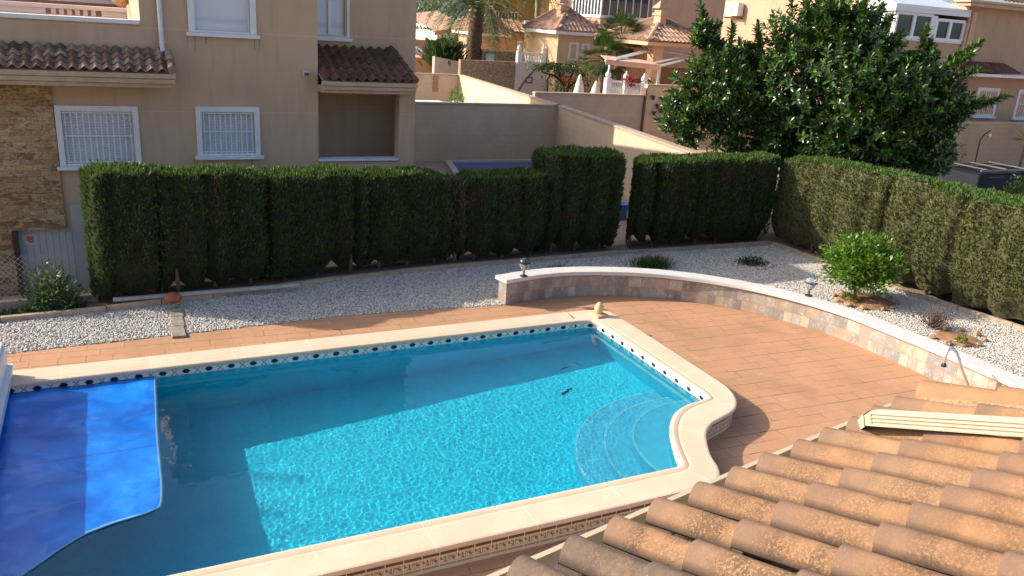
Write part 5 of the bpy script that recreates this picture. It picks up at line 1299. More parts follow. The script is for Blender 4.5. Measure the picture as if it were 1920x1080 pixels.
m = MB(); m.box((ax0-.1, YC-.82, az_-.14), (ax1+2, YC-.001, az_-.03)); m.build('white_ledge', MWHT, ar)
for (a_, b_, c_, d_), lb in (((1827, 1868, 164, 218), None), ((1903, 1945, 168, 222), None)):
    w1 = px_rect(a_, b_, c_, d_, YC); window(hc, *w1, YC, fw_=.12, grille=8)
m = MB(); m.box((aty(1886, 180, YC).x, YC-.3, -.05), (aty(1900, 180, YC).x+6, YC-.001, az_-.15)); m.build('bay_wall', MTAN, hc) if False else None
# air conditioner on the sunlit side
q = atx(1384, 18, xc); ac = empty('air_conditioner', (xc-.2, q.y, q.z), 'white air conditioner box high on the sunlit peach wall', 'air conditioner')
m = MB(); m.box((xc-.38, q.y-.42, q.z-.27), (xc-.06, q.y+.42, q.z+.27)); m.build('casing', MWHT, ac, bevel=.02)
m = MB(); m.tube([(xc-.40, q.y+.1, q.z), (xc-.385, q.y+.1, q.z)], .2, 16); m.build('fan_grille', plain('grey_grille', (.3, .3, .3), .5), ac)
m = MB(); m.box((xc-.4, q.y-.4, q.z-.38), (xc-.01, q.y-.35, q.z-.33)); m.build('bracket', MDK, ac); m = MB(); m.box((xc-.4, q.y+.35, q.z-.38), (xc-.01, q.y+.4, q.z-.33)); m.build('bracket', MDK, ac)
# right garden wall, pole, car
YR = 20.4; l, r_, b, t = px_rect(1700, 1990, 232, 350, YR)
garden_wall([(l-4, YR), (r_+6, YR)], -.05, aty(1850, 232, YR).z, .2, blockwall('buff_blockwork', (.46, .33, .22)), 'shaded buff garden wall at right, behind the thin leaning pole', capmat=MPEACH)
pl_ = empty('lamp_pole', (0, 0, 0), 'thin dark bent pole with a hanging bulb against the buff wall', 'lamp'); YQ = 19.6
P = [aty(1813, 362, YQ), aty(1822, 330, YQ), aty(1838, 262, YQ), aty(1846, 252, YQ), aty(1857, 245, YQ)]; pl_.location = P[0]; bpy.context.view_layer.update()
m = MB(); m.tube([P[0]-Vector((0, 0, .3))]+P, .028, 6); m.build('pole', plain('rusty_pole', (.06, .035, .025), .7), pl_, smooth=True)
m = MB(); q = P[-1]; m.tube([q, q+Vector((.05, 0, -.1))], .006, 4); m.lathe((q.x+.05, q.y, q.z-.26), [(.0, 0), (.05, .05), (.05, .1), (.02, .16)], 10); m.build('bulb', MWHT, pl_, smooth=True)
car = empty('parked_car', (0, 0, 0), 'dark car with pale roof bars parked by the buff wall, partly behind the conifers', 'car'); YK = 15.3
c0 = aty(1822, 345, YK); c1 = aty(1990, 345, YK); ztop = aty(1880, 318, YK).z; car.location = ((c0.x+c1.x)/2, YK+.9, -.04); bpy.context.view_layer.update()
MCAR = plain('dark_car_paint', (.008, .009, .016), .55, .2, 2, Specular_IOR_Level=.1); x0, x1 = c0.x+.35, c0.x+4.1; ztop -= .12
zb_ = ztop-.62
def slab(m, a, b, za_, zb2): # tapered body section between two rectangles (x0,x1,y0,y1)
    i = len(m.v)
    for (p, z) in ((a, za_), (b, zb2)):
        m.v += [(p[0], p[2], z), (p[1], p[2], z), (p[1], p[3], z), (p[0], p[3], z)]
    for k in range(4): q = (k+1) % 4; m.f.append((i+k, i+q, i+4+q, i+4+k)); m.mi.append(m.cur)
    m.f.append((i+4, i+5, i+6, i+7)); m.f.append((i+3, i+2, i+1, i)); m.mi += [m.cur, m.cur]
m = MB(); slab(m, (x0-.05, x1+1, YK, YK+1.8), (x0, x1+.8, YK+.02, YK+1.78), .3, zb_); m.build('body', MCAR, car, bevel=.08)
m = MB(); slab(m, (x0+.03, x1, YK+.06, YK+1.74), (x0+.38, x1-.5, YK+.28, YK+1.52), zb_+.001, ztop-.05); m.build('cabin', MCAR, car, bevel=.06)
m = MB()
for a, b in ((.14, .42), (.46, .8)):
    X0, X1 = x0+.2+(x1-x0)*a*.8, x0+.2+(x1-x0)*b*.8; m.quad((X0, YK+.085, zb_+.06), (X1, YK+.085, zb_+.06), (X1-.05, YK+.245, ztop-.14), (X0+.1, YK+.245, ztop-.14))
m.build('side_window', plain('car_glass', (.006, .007, .009), .2, Specular_IOR_Level=.2), car)
m = MB()
for y in (YK+.32, YK+1.46): m.tube([(x0+.4, y, ztop+.03), (x1-.6, y, ztop+.03)], .03, 6)
for k in range(3): xx = x0+.6+k*.9; m.box((xx, YK+.3, ztop+.05), (xx+.07, YK+1.5, ztop+.08))
m.build('roof_rack', plain('silver_bar', (.22, .20, .19), .35, metal=.6), car)
for sx_ in (.5, 3.4): m = MB(); m.tube([(x0+sx_, YK-.01, .3), (x0+sx_, YK+.22, .3)], .32, 20); wl = m.build('wheel', plain('tyre', (.02, .02, .02), .9), car); m = MB(); m.tube([(x0+sx_, YK-.02, .3), (x0+sx_, YK-.012, .3)], .19, 14); m.build('rim', MCH, wl)
# ------------------------------------------------------------------ distance: lagoon and hills, haze blue put into their colours
m = MB(); m.quad((-1500, 500, -1.4), (6500, 500, -1.4), (6500, 5200, -1.4), (-1500, 5200, -1.4)); tag(m.build('lagoon', plain('lagoon_water', (.35, .37, .40), .3, .05, .01)), kind='structure')
m = MB()
def hillf(a, b):
    x = -1500+7500*a; h = 150*(.5+noise.noise(Vector((a*9, 2, 0)))+.4*noise.noise(Vector((a*25, 5, 0)))); prof = math.sin(math.pi*min(1, b*1.0))
    return Vector((x, 4300+600*b, -2+max(8, h)*prof))
m.grid(hillf, 90, 10); tag(m.build('hills', plain('haze_blue_hills', (.12, .17, .24), 1., .2, .01), smooth=True), kind='structure')
# ================================================================== TREES AND PLANTS BEYOND
def frond_palm(name, base, top, crown_r, n, label, trunk_r=.28, droop=.9, seed=0, mat=None, leaflets=26, llen=.42, trunkmat=None, group='palms'):
    e = empty(name, base, label, 'palm tree', group); rr = random.Random(seed)
    b, t = Vector(base), Vector(top); m = MB(); k = 16
    pts = [b+(t-b)*(i/k)+Vector((math.sin(i*.5)*.03, 0, 0)) for i in range(k+1)]
    rad = [trunk_r*(1.15-.25*i/k)*(1+.10*(i % 2)) for i in range(k+1)]
    m.tube(pts, rad, 12); m.build('trunk', trunkmat or plain('palm_trunk', (.10, .065, .045), .95, .5, 9, .9), e, smooth=True)
    C, D, LL, WW = [], [], [], []; st = MB()
    for i in range(n):
        a = rr.random()*6.283; el = R(rr.uniform(-35, 80)); L = crown_r*rr.uniform(.8, 1.1)
        p = Vector(t)+Vector((0, 0, .1)); d = Vector((math.cos(a)*math.cos(el), math.sin(a)*math.cos(el), math.sin(el))); path = [p.copy()]
        for s in range(9):
            p = p+d*(L/9); d = (d+Vector((0, 0, -droop*.13*(1+.4*s/4)))).normalized(); path.append(p.copy())
        st.tube(path, [.03-.0028*q for q in range(10)], 3, caps=False)
        for q in range(leaflets):
            s = .8+q/leaflets*8.1; j = int(s); f = s-j; c = path[j]*(1-f)+path[min(j+1, 9)]*f; dd = (path[min(j+1, 9)]-path[j]).normalized()
            sd_ = dd.cross(Vector((0, 0, 1))); sd_ = sd_.normalized() if sd_.length > .01 else Vector((1, 0, 0)); u2 = sd_.cross(dd)
            for sg in (-1, 1):
                v = (sd_*sg*.8+dd*.55+u2*rr.uniform(-.05, .35)).normalized(); C.append(c); D.append(v); LL.append(llen*(1-.5*abs(q/leaflets-.4))*rr.uniform(.8, 1.1)); WW.append(.035)
    st.build('frond_stems', plain('frond_stem', (.10, .12, .04), .7), e)
    V, F = sprays(np.array(C), nrm(np.array(D)), np.array(LL), np.array(WW), .05); np_mesh('fronds', V, F, mat, e)
    return e
MPALM = leaf_mat('palm_leaflets', [(0, (.05, .075, .03)), (.5, (.09, .12, .05)), (1, (.16, .19, .09))], .5)
MPALM2 = leaf_mat('green_palm_leaflets', [(0, (.04, .09, .015)), (.5, (.08, .16, .03)), (1, (.16, .25, .06))], .5)
b = aty(883, 118, 44.); t = aty(898, 2, 44.)
frond_palm('date_palm', (b.x, 44, b.z-1.5), t, 4.0, 95, 'tall date palm with thick rough trunk behind the rubble stone wall', .40, 1.25, 1, MPALM, 30, .5)
b = aty(1012, 118, 46.); t = aty(1008, -30, 46.)
frond_palm('slim_palm', (b.x, 46, b.z-1.5), t, 3.2, 30, 'slim green palm with hanging fronds before the ochre house', .16, 1.4, 2, MPALM2, trunkmat=plain('green_trunk', (.20, .19, .12), .9, .3, 6, .4))
b = aty(1052, 100, 47.); 
def leafy(name, c, r_, n, L, W, mat, label, cat='tree', seed=1, trunk=.1, z0=-.05, group=None):
    e = empty(name, (c[0], c[1], z0), label, cat, group)
    m = MB(); m.tube([(c[0], c[1], z0), (c[0]+.05, c[1], c[2]-r_[2]*.3)], [trunk, trunk*.6], 7); m.build('trunk', MTR, e, smooth=True)
    leafball('crown', c, r_, n, L, W, mat, e, seed=seed, shell=.3, lumps=.4); return e
q = aty(1046, 72, 44.); leafy('round_tree', (q.x, q.y, q.z), (1.0, 1, 1.0), 1300, .22, .1, MPALM2, 'rounded green tree between the slim palm and the porch', seed=3)
q = aty(835, 96, 43.); e = empty('spiny_bush', (q.x, 43., 1), 'dark upright spiny bush beside the palm trunk, left of it', 'bush')
C = []; D = []; rr = random.Random(3)
for i in range(1500):
    x, y = rr.gauss(0, .42), rr.gauss(0, .35); z = rr.random(); C.append((q.x+x*1.0, 43.+y, q.z-.9+z*1.2)); D.append((x*.7+rr.gauss(0, .1), y*.6, 1.))
V, F = sprays(np.array(C), nrm(np.array(D)), rg.uniform(.3, .6, len(C)), np.full(len(C), .1), .1); np_mesh('stems', V, F, leaf_mat('dark_succulent', [(0, (.012, .03, .012)), (1, (.03, .075, .025))], .5), e)
leafy('far_hedge_bush', (aty(798, 62, 70).x, 70, aty(798, 62, 70).z), (2.6, 1.5, .5), 800, .3, .12, MPALM2, 'light green bush beyond the rosy wall by the house corner', 'bush', 6)
for i, (x, y, Y, r_, lb) in enumerate([(795, 48, 95, 3.2, 'dark tree in the gap between house corner and palm crown'), (800, 36, 140, 4, 'smallest far tree below the lagoon view'), (868, 72, 56, 1.3, 'dark bush between white villa and palm trunk'), (826, 22, 150, 5., 'far tree just under the palm fronds at left')]):
    q = aty(x, y, Y); leafy('far_tree', (q.x, q.y, q.z), (r_, r_, r_*.6), 700, r_*.16, r_*.07, MDG, lb, 'tree', 10+i, .2, group='far trees near the lagoon')
# fan palm
def fan_palm(c, r_, n, label, seed, base):
    e = empty('fan_palm', (c[0], c[1], base), label, 'palm tree', 'fan palms'); rr = random.Random(seed); m = MB(); m.tube([(c[0], c[1], base), c], [.22, .2], 8); m.build('trunk', MC['palm_trunk'], e, smooth=True)
    C, D, LL, NN = [], [], [], []; st = MB()
    for i in range(n):
        a = rr.random()*6.283; el = R(rr.uniform(-50, 85)); d = Vector((math.cos(a)*math.cos(el), math.sin(a)*math.cos(el), math.sin(el))); p = Vector(c)+d*r_*.55; st.tube([c, p], [.02, .012], 3, caps=False)
        sd_ = d.cross(Vector((.1, .2, 1))).normalized(); nn = sd_.cross(d)
        for k in range(17):
            an = R(-80+k*10); v = d*math.cos(an)+sd_*math.sin(an)+Vector((0, 0, -.12)); C.append(p); D.append(v); LL.append(r_*.5*(.7+.3*math.cos(an))); NN.append(nn)
    st.build('stems', MC['frond_stem'], e); V, F = sprays(np.array(C), nrm(np.array(D)), np.array(LL), np.full(len(C), .032*r_), .1, np.array(NN)+rg.normal(0, .25, (len(C), 3))); np_mesh('fan_leaves', V, F, MFAN, e)
MFAN = leaf_mat('fan_leaves', [(0, (.012, .035, .014)), (.5, (.03, .065, .022)), (1, (.07, .12, .04))], .45)
q = aty(1165, 68, 36.); fan_palm((q.x, q.y, q.z), 1.35, 46, 'upper dark fan palm in front of the glazed gallery', 1, 0)
q = aty(1133, 112, 35.); fan_palm((q.x, q.y, q.z), 1.3, 46, 'lower dark fan palm beside the closed parasols', 2, 0)
# bougainvillea on the white wall
bg_ = empty('bougainvillea', (aty(1060, 175, 38).x, 38, 0), 'sprawling dark bougainvillea with few pink blooms on the pale wall', 'climber'); m = MB(); rr = random.Random(4)
for pts in ([(970, 172), (985, 150), (1005, 128), (1035, 118), (1070, 122)], [(1060, 178), (1052, 150), (1045, 125)], [(1062, 178), (1068, 150), (1080, 120)], [(1060, 160), (1040, 142), (1018, 136)], [(1063, 165), (1085, 150), (1100, 130)], [(1026, 172), (1026, 150), (1032, 140)]):
    m.tube([aty(x, y, 38+rr.uniform(-.3, .3)) for x, y in pts], [.06, .055, .045, .035, .03][:len(pts)], 5)
m.build('stems', plain('dark_stem', (.03, .022, .018), .9), bg_)
C, D = [], []
for i in range(1500):
    k = rr.choice([(1015, 126, 22, 7), (1050, 135, 22, 14), (1075, 128, 18, 12), (1055, 160, 26, 14), (1092, 150, 20, 26), (1035, 124, 25, 6)]); C.append(tuple(aty(k[0]+rr.gauss(0, k[2]*.5), k[1]+rr.gauss(0, k[3]*.5), 38+rr.uniform(-.5, .5)))); D.append((rr.gauss(0, 1), rr.gauss(0, 1), rr.gauss(0, 1)))
V, F = sprays(np.array(C), nrm(np.array(D)), rg.uniform(.08, .2, len(C)), np.full(len(C), .08), .1); np_mesh('leaves', V, F, MDG, bg_)
leafball('blooms', aty(1063, 150, 37.5), (.3, .3, .15), 60, .1, .08, bpy.data.materials['red_petals'], bg_, seed=3)
# ------------------------------------------------------------------ the big rubber tree
MRUBB = leaf_mat('rubber_leaves', [(0, (.012, .034, .007)), (.35, (.027, .072, .012)), (.75, (.06, .14, .02)), (1, (.13, .24, .04))], .28, trans=.18, spec=.6)
TD = 22.
tb = atd(1560, 320, TD); rt_e = empty('rubber_tree', (tb.x, tb.y, -.05), 'big glossy dark green rubber tree behind the inner corner of the conifers', 'tree')
rr = random.Random(21); m = MB()
for i in range(9):
    a = i*.7; q0 = Vector((tb.x+math.cos(a)*.25, tb.y+math.sin(a)*.25, -.05)); e1 = atd(rr.uniform(1420, 1700), rr.uniform(190, 250), TD+rr.uniform(.4, 1.6)); mid = (q0+e1)/2+Vector((0, 0, -.3)); m.tube([q0, q0+Vector((0, 0, .5)), mid, e1], [.16, .13, .08, .03], 7)
m.build('trunk', plain('rubber_bark', (.055, .045, .035), .9, .2, 10, .3), rt_e, smooth=True)
# crown lobes: picture x, y, radius in px, depth offset
LOBES = [(1560, 175, 135, 0), (1450, 175, 100, .3), (1350, 170, 78, -.3), (1680, 195, 100, 0), (1290, 215, 52, -.6), (1338, 118, 50, .2), (1378, 118, 42, .3), (1400, 130, 42, .6), (1510, 65, 68, .3), (1600, 62, 64, .2), (1555, 40, 55, .4), (1325, 62, 26, .1), (1630, 90, 60, .3), (1640, 135, 55, 0), (1715, 165, 50, -.2), (1760, 195, 55, 0), (1600, 235, 120, .5), (1430, 225, 100, .6), (1700, 260, 80, .4), (1740, 290, 45, .3), (1520, 250, 110, 1.0)]
SHOOTS = [(1312, 8, 1335, 70), (1322, 40, 1340, 90), (1375, 45, 1370, 90), (1420, 45, 1425, 90), (1480, 60, 1470, 100), (1515, 2, 1512, 50), (1560, -5, 1550, 40), (1625, 2, 1610, 55), (1590, 10, 1580, 60), (1738, 48, 1725, 110), (1745, 75, 1735, 120), (1842, 78, 1780, 110), (1825, 98, 1770, 130), (1838, 130, 1770, 150), (1892, 180, 1800, 205), (1868, 190, 1790, 210), (1845, 188, 1780, 200), (1232, 225, 1280, 230), (1245, 200, 1300, 205), (1252, 170, 1310, 180), (1240, 240, 1290, 245), (1275, 155, 1330, 160), (1265, 255, 1310, 250), (1800, 225, 1750, 230), (1790, 245, 1740, 250)]
pxm = FPX/TD/1.0
W_ = []   # whorls: (pos, dir)
cen = atd(1560, 200, TD)
for (x, y, r_, dz) in LOBES:
    c = atd(x, y, TD+dz); rad = r_/pxm
    for i in range(int(185*(rad/1.4)**2)+40):
        d = Vector((rr.gauss(0, 1), rr.gauss(0, 1), rr.gauss(0, 1))).normalized(); k = .55+.5*rr.random()**.6
        k *= 1+.25*noise.noise(d*2+Vector((x, y, 0)))
        p = c+d*rad*k*.95
        if p.z < .8: continue
        W_.append((p, (d*.8+Vector((rr.gauss(0, .3), rr.gauss(0, .3), .55))).normalized(), 1.))
for (x0, y0, x1, y1) in SHOOTS:
    dz = rr.uniform(-.8, .6); a, b = atd(x1, y1, TD+dz), atd(x0, y0, TD+dz); d = (b-a).normalized()
    st_ = MB(); 
    for k in range(9): W_.append((a+(b-a)*(k/8*.92), (d+Vector((rr.gauss(0, .2), rr.gauss(0, .2), .15))).normalized(), 1.0 if k < 6 else 1.1))
# extra low filling
for i in range(150):
    p = atd(rr.uniform(1290, 1760), rr.uniform(215, 320), TD+rr.uniform(0, 1.6)); W_.append((p, Vector((rr.gauss(0, .5), rr.gauss(0, .5)-.3, .6)).normalized(), .9))
C, D, LL, WW, NN = [], [], [], [], []
tw = MB()
for p, d, s in W_:
    a0 = d.orthogonal().normalized(); b0 = d.cross(a0); tw.tube([p-d*.3, p+d*.05], [.012, .008], 3, caps=False)
    n = rr.randint(10, 14)
    for k in range(n):
        an = k*2.4+rr.random()*.5; lift = .15+.85*(k/n); rdir = a0*math.cos(an)+b0*math.sin(an)
        v = (rdir*(1.15-lift*.8)+d*lift+Vector((0, 0, -.1*(1-lift)))).normalized()
        C.append(p+d*(-.18+.2*k/n)); D.append(v); LL.append(rr.uniform(.13, .21)*s); WW.append(rr.uniform(.058, .085)*s); NN.append(v.cross(d).cross(v)+Vector((rr.gauss(0, .15), rr.gauss(0, .15), rr.gauss(0, .15))))
C = np.array([tuple(c) for c in C]); D = nrm(np.array([tuple(c) for c in D])); NN = np.array([tuple(c) for c in NN]); n = len(C)
# leaf of 6 points: stem, two shoulders, two flanks, tip
S = nrm(np.cross(D, NN)); U = nrm(np.cross(S, D)); LL = np.array(LL)[:, None]; WW = np.array(WW)[:, None]
pt = lambda t, s, u: C+D*LL*t+S*WW*s+U*WW*u
V = np.stack([pt(0, 0, 0), pt(.3, .42, .12), pt(.7, .45, .08), pt(1, 0, -.35), pt(.7, -.45, .08), pt(.3, -.42, .12), pt(.35, 0, -.05), pt(.72, 0, -.1)], 1).reshape(-1, 3)
fq = np.array([[0, 1, 6, 6], [1, 2, 7, 6], [2, 3, 7, 7], [3, 4, 7, 7], [4, 5, 6, 7], [5, 0, 6, 6]])
quad = np.array([[1, 2, 7, 6], [4, 5, 6, 7]]); tri = np.array([[0, 1, 6], [2, 3, 7], [3, 4, 7], [5, 0, 6]])
base_ = 8*np.arange(n)[:, None, None]
tris = np.concatenate([tri, np.array([[1, 2, 7], [1, 7, 6], [4, 5, 6], [4, 6, 7]])])
F = (tris[None]+base_).reshape(-1, 3)
np_mesh('crown', V, F, MRUBB, rt_e, smooth=True); tw.build('twigs', MC['rubber_bark'], rt_e)
# yuccas and spiky plants over the hedge
def yucca(x, y, Y, r_, n, mat, label, seed, cat='plant'):
    q = aty(x, y, Y); e = empty('spiky_plant', (q.x, q.y, 0), label, cat); rr = random.Random(seed); m = MB(); m.tube([(q.x, q.y, -.05), q], [.06, .05], 6); m.build('stem', MTR, e, smooth=True)
    C = [tuple(q)]*n; D = []
    for i in range(n): a = rr.random()*6.283; el = R(rr.uniform(-15, 88)); D.append((math.cos(a)*math.cos(el), math.sin(a)*math.cos(el), math.sin(el)))
    V, F = sprays(np.array(C), nrm(np.array(D)), rg.uniform(r_*.7, r_*1.1, n), np.full(n, .035), .1); np_mesh('blades', V, F, mat, e)
MYU = leaf_mat('yucca_blades', [(0, (.05, .10, .04)), (1, (.14, .22, .09))], .45); MYL = leaf_mat('yellow_blades', [(0, (.14, .20, .03)), (1, (.34, .40, .10))], .5)
yucca(1548, 292, 17.2, .34, 90, MYU, 'smaller green spiky plant rising behind the dark conifers at the inner corner', 1)
yucca(1600, 288, 16.6, .5, 130, MYU, 'larger green spiky plant under the rubber tree by the inner corner', 2)
yucca(1270, 288, 17.6, .5, 110, MYL, 'bright yellow-green spiky plant at the end of the sunlit dividing wall', 3)
yucca(1925, 262, 19.6, .7, 60, MYL, 'green frond cluster cut by the right edge over the buff wall', 4)
q = aty(1915, 352, 13.2); leafy('round_bush', (q.x, q.y, q.z-.15), (.45, .4, .4), 700, .1, .05, MPALM2, 'dark round bush at the right edge in front of the car', 'bush', 9, .05)
# sapling against the buff wall
q = aty(1800, 300, 19.9); e = empty('thin_sapling', (q.x, q.y, -.05), 'thin nearly bare sapling against the buff wall beside the pole', 'sapling'); m = MB(); rr = random.Random(3)
m.tube([(q.x, q.y, -.05), (q.x+.05, q.y, q.z)], [.025, .015], 5); C, D = [], []
for i in range(9):
    a = rr.uniform(-1.4, 1.4); p0 = Vector((q.x+.03, q.y, q.z-.9+i*.16)); p1 = p0+Vector((math.sin(a)*.6, 0, .25)); m.tube([p0, p1], [.012, .005], 4, caps=False)
    for k in range(4): C.append(tuple(p0+(p1-p0)*rr.uniform(.5, 1))); D.append((rr.gauss(0, 1), rr.gauss(0, 1), rr.gauss(0, .6)))
m.build('stem', MTR, e); V, F = sprays(np.array(C), nrm(np.array(D)), np.full(len(C), .2), np.full(len(C), .08), .1); np_mesh('leaves', V, F, MLEM, e)
# ================================================================== FOREGROUND ROOF
P0 = Vector((1.1916, 2.0954, 2.796)); AE = 1.3681; SL = .3109; EXP = .404; PW = .235
E_ = Vector((math.sin(AE), math.cos(AE), 0)); U_ = Vector((math.cos(AE)*math.cos(SL), -math.sin(AE)*math.cos(SL), math.sin(SL))); N_ = E_.cross(U_)
if N_.z < 0: N_ = -N_
CR = .082   # crown height above the pan
def fg_tile_mat():
    s = NB('weathered_barrel_tiles'); g = s.geo(); ri = s.n('NewGeometry').outputs['Random Per Island']; sp = s.n('SeparateXYZ', {'Vector': s.uv()}); v = sp.outputs[1]; u = sp.outputs[0]
    c = s.mix(s.lin(s.noise(g, 6, 4), .3, .7), (.255, .132, .068), (.335, .188, .098))
    c = s.mix(s.math('MULTIPLY', ri, .35), c, (.36, .235, .14))
    # kiln-dark mauve nose that fades up the tile
    nose = s.math('ADD', v, s.math('MULTIPLY', s.math('SUBTRACT', s.noise(g, 9, 3), .5), .35))
    c = s.mix(s.lin(nose, .10, .42, .85, 0), c, (.165, .105, .075))
    # lichen and soot, stronger towards the left of the roof (older, damper tiles)
    el = s.n('VectorMath', {0: g, 1: tuple(E_)}, operation='DOT_PRODUCT').outputs['Value']
    age = s.lin(el, 1.6, 4.6, 1., .1)
    mid = s.math('MULTIPLY', s.lin(v, .12, .35), s.lin(v, .75, .98, 1, .25))
    big = s.lin(s.noise(g, 5, 3), .3, .6)
    f1 = s.lin(s.noise(g, 95, 5, .85), .44, .49); f1 = s.math('MULTIPLY', f1, s.math('MULTIPLY', s.math('MULTIPLY', mid, big), age))
    c = s.mix(s.math('MULTIPLY', f1, .92), c, (.04, .028, .02))
    f2 = s.lin(s.noise(g, 160, 3, .7), .61, .66); c = s.mix(s.math('MULTIPLY', s.math('MULTIPLY', f2, age), .4), c, (.46, .33, .19))
    old = s.lin(el, 1.88, 2.0, 1, 0); c = s.mix(s.math('MULTIPLY', old, s.lin(s.noise(g, 40, 4, .7), .3, .7, .35, .95)), c, (.085, .07, .06))
    f3 = s.lin(s.noise(g, 34, 4, .65), .68, .71); c = s.mix(s.math('MULTIPLY', s.math('MULTIPLY', f3, age), .45), c, (.42, .33, .22))
    # flat pans greyer
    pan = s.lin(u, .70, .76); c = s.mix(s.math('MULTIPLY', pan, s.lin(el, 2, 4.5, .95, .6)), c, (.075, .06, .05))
    c = s.mix(s.lin(u, .0, .07, .95, 0), c, (.03, .022, .018))  # shade of the groove beside each barrel, painted along the tile edge
    h = s.math('ADD', s.noise(g, 110, 4, .7), s.math('MULTIPLY', s.noise(g, 20, 3), .8))
    return s.fin(c, .88, s.bump(h, .45, .006), Specular_IOR_Level=.25)
MFT = fg_tile_mat()
our = empty('tiled_porch_roof', tuple(P0), 'near tiled roof slope of weathered barrel tiles with cream gutter, in the foreground', 'roof')
def prof(t):
    """height across one tile, t 0..1: barrel then pan"""
    if t < .72: a = t/.72; return CR*math.sin(math.pi*a)**.75+.012*(1-a)
    a = (t-.72)/.28; return -.006*math.sin(math.pi*a)+.0
def fg_tile(m, i, j, L0=-.03, L1=None, jit=True):
    L1 = EXP+.03 if L1 is None else L1; TH = .013
    o = P0-N_*CR+E_*((i-.36)*PW)+U_*(j*EXP); jx = rnd.uniform(-.004, .004) if jit else 0; jl = rnd.uniform(-.014, .012) if jit else 0; jh = rnd.uniform(0, .006)
    seg = 18; base = len(m.v); ns = 6
    for s in range(ns+1):
        v = s/ns; L = L0+jl+(L1-L0)*v; lift = .017*(1-v)+jh
        for a in range(seg+1):
            t = a/seg; m.v.append(tuple(o+E_*(t*PW*(1.0-.035*v)+jx+.004*v)+U_*L+N_*(prof(t)*(1-.10*v)+lift)))
    for s in range(ns):
        for a in range(seg):
            q = base+s*(seg+1)+a; m.f.append((q, q+1, q+seg+2, q+seg+1)); m.mi.append(0)
            m.uvs[len(m.f)-1] = [(a/seg, s/ns), ((a+1)/seg, s/ns), ((a+1)/seg, (s+1)/ns), (a/seg, (s+1)/ns)]
    b2 = len(m.v)
    for a in range(seg+1): t = a/seg; m.v.append(tuple(o+E_*(t*PW+jx)+U_*(L0+jl)+N_*(prof(t)+.017-TH+jh)))
    for a in range(seg):
        m.f.append((b2+a, b2+a+1, base+a+1, base+a)); m.mi.append(0); m.uvs[len(m.f)-1] = [(a/seg, 0)]*4
    # left lip, so the barrel edge has thickness
    b3 = len(m.v)
    for s in range(ns+1): v = s/ns; L = L0+jl+(L1-L0)*v; lift = .017*(1-v)+jh; m.v.append(tuple(o+E_*(jx+.004*v)+U_*L+N_*(lift-.002)+E_*.012))
    for s in range(ns): m.f.append((b3+s, base+s*(seg+1), base+(s+1)*(seg+1), b3+s+1)); m.mi.append(0); m.uvs[len(m.f)-1] = [(0, s/ns)]*4
m = MB(); NCOL = 12
for i in range(-3, NCOL):
    for j in range(0, 9): fg_tile(m, i, j)
m.build('roof_tiles', MFT, our, smooth=True, angle=50)
# slab under the tiles, verge, wall of the porch
def rp(i, L, n): return P0-N_*CR+E_*((i-.32)*PW)+U_*L+N_*n
m = MB(); a, b, c, d = rp(-3, .03, -.03), rp(NCOL+.35, .03, -.03), rp(NCOL+.35, 9*EXP, -.03), rp(-3, 9*EXP, -.03); dn = Vector((0, 0, -.14))
m.quad(a, b, c, d); m.quad(a+dn, b+dn, b, a); m.quad(b+dn, c+dn, c, b); m.quad(d+dn, c+dn, b+dn, a+dn)
m.build('roof_deck', plain('porch_render', (.60, .48, .34), .85), our)
m = MB()
for j in range(-0, 9):
    o = rp(NCOL+.42, j*EXP+.02, .02); seg = 10; base = len(m.v)
    for s in range(4):
        v = s/3; rad = .098*(1-.10*v)
        for k in range(seg+1):
            an = math.pi*k/seg; m.v.append(tuple(o+E_*(-math.cos(an)*rad)+U_*(-.05+v*(EXP+.05))+N_*(math.sin(an)*rad+.02*(1-v))))
    for s in range(3):
        for k in range(seg): q = base+s*(seg+1)+k; m.f.append((q, q+1, q+seg+2, q+seg+1)); m.mi.append(0); m.uvs[len(m.f)-1] = [(.3, .45+.15*s), (.32, .45+.15*s), (.32, .6+.15*s), (.3, .6+.15*s)]
    b2 = len(m.v)
    for k in range(seg+1): an = math.pi*k/seg; m.v.append(tuple(o+E_*(-math.cos(an)*.084)+U_*(-.05)+N_*(math.sin(an)*.084+.02)))
    for k in range(seg): m.f.append((b2+k, b2+k+1, base+k+1, base+k)); m.mi.append(0); m.uvs[len(m.f)-1] = [(.3, .3)]*4
m.build('verge_tiles', MFT, our, smooth=True, angle=50)
m = MB(); a = rp(NCOL+.02, .0, -.02); b = rp(NCOL+.02, 9*EXP, -.02); m.quad(a, b, b+N_*.09, a+N_*.09); a2, b2 = rp(NCOL+.82, 0, -.02), rp(NCOL+.82, 9*EXP, -.02); m.quad(b2, a2, a2+N_*.06, b2+N_*.06); m.quad(rp(NCOL+.02, -.005, -.02), rp(NCOL+.82, -.005, -.02), rp(NCOL+.75, -.005, .08), rp(NCOL+.1, -.005, .08))
m.build('mortar', plain('cream_mortar', (.42, .27, .155), .95, .25, 30, .9), our)
m = MB(); q = [rp(-1, .45, 0), rp(NCOL-.3, .45, 0), rp(NCOL-.3, 8.8*EXP, 0), rp(-1, 8.8*EXP, 0)]
i0 = len(m.v)
for p_ in q: m.v += [(p_.x, p_.y, -.02), (p_.x, p_.y, p_.z-.16)]
for k in range(4): a_, b_ = i0+2*k, i0+2*((k+1) % 4); m.f.append((a_, b_, b_+1, a_+1)); m.mi.append(0)
m.build('porch_wall', MC['porch_render'], our)
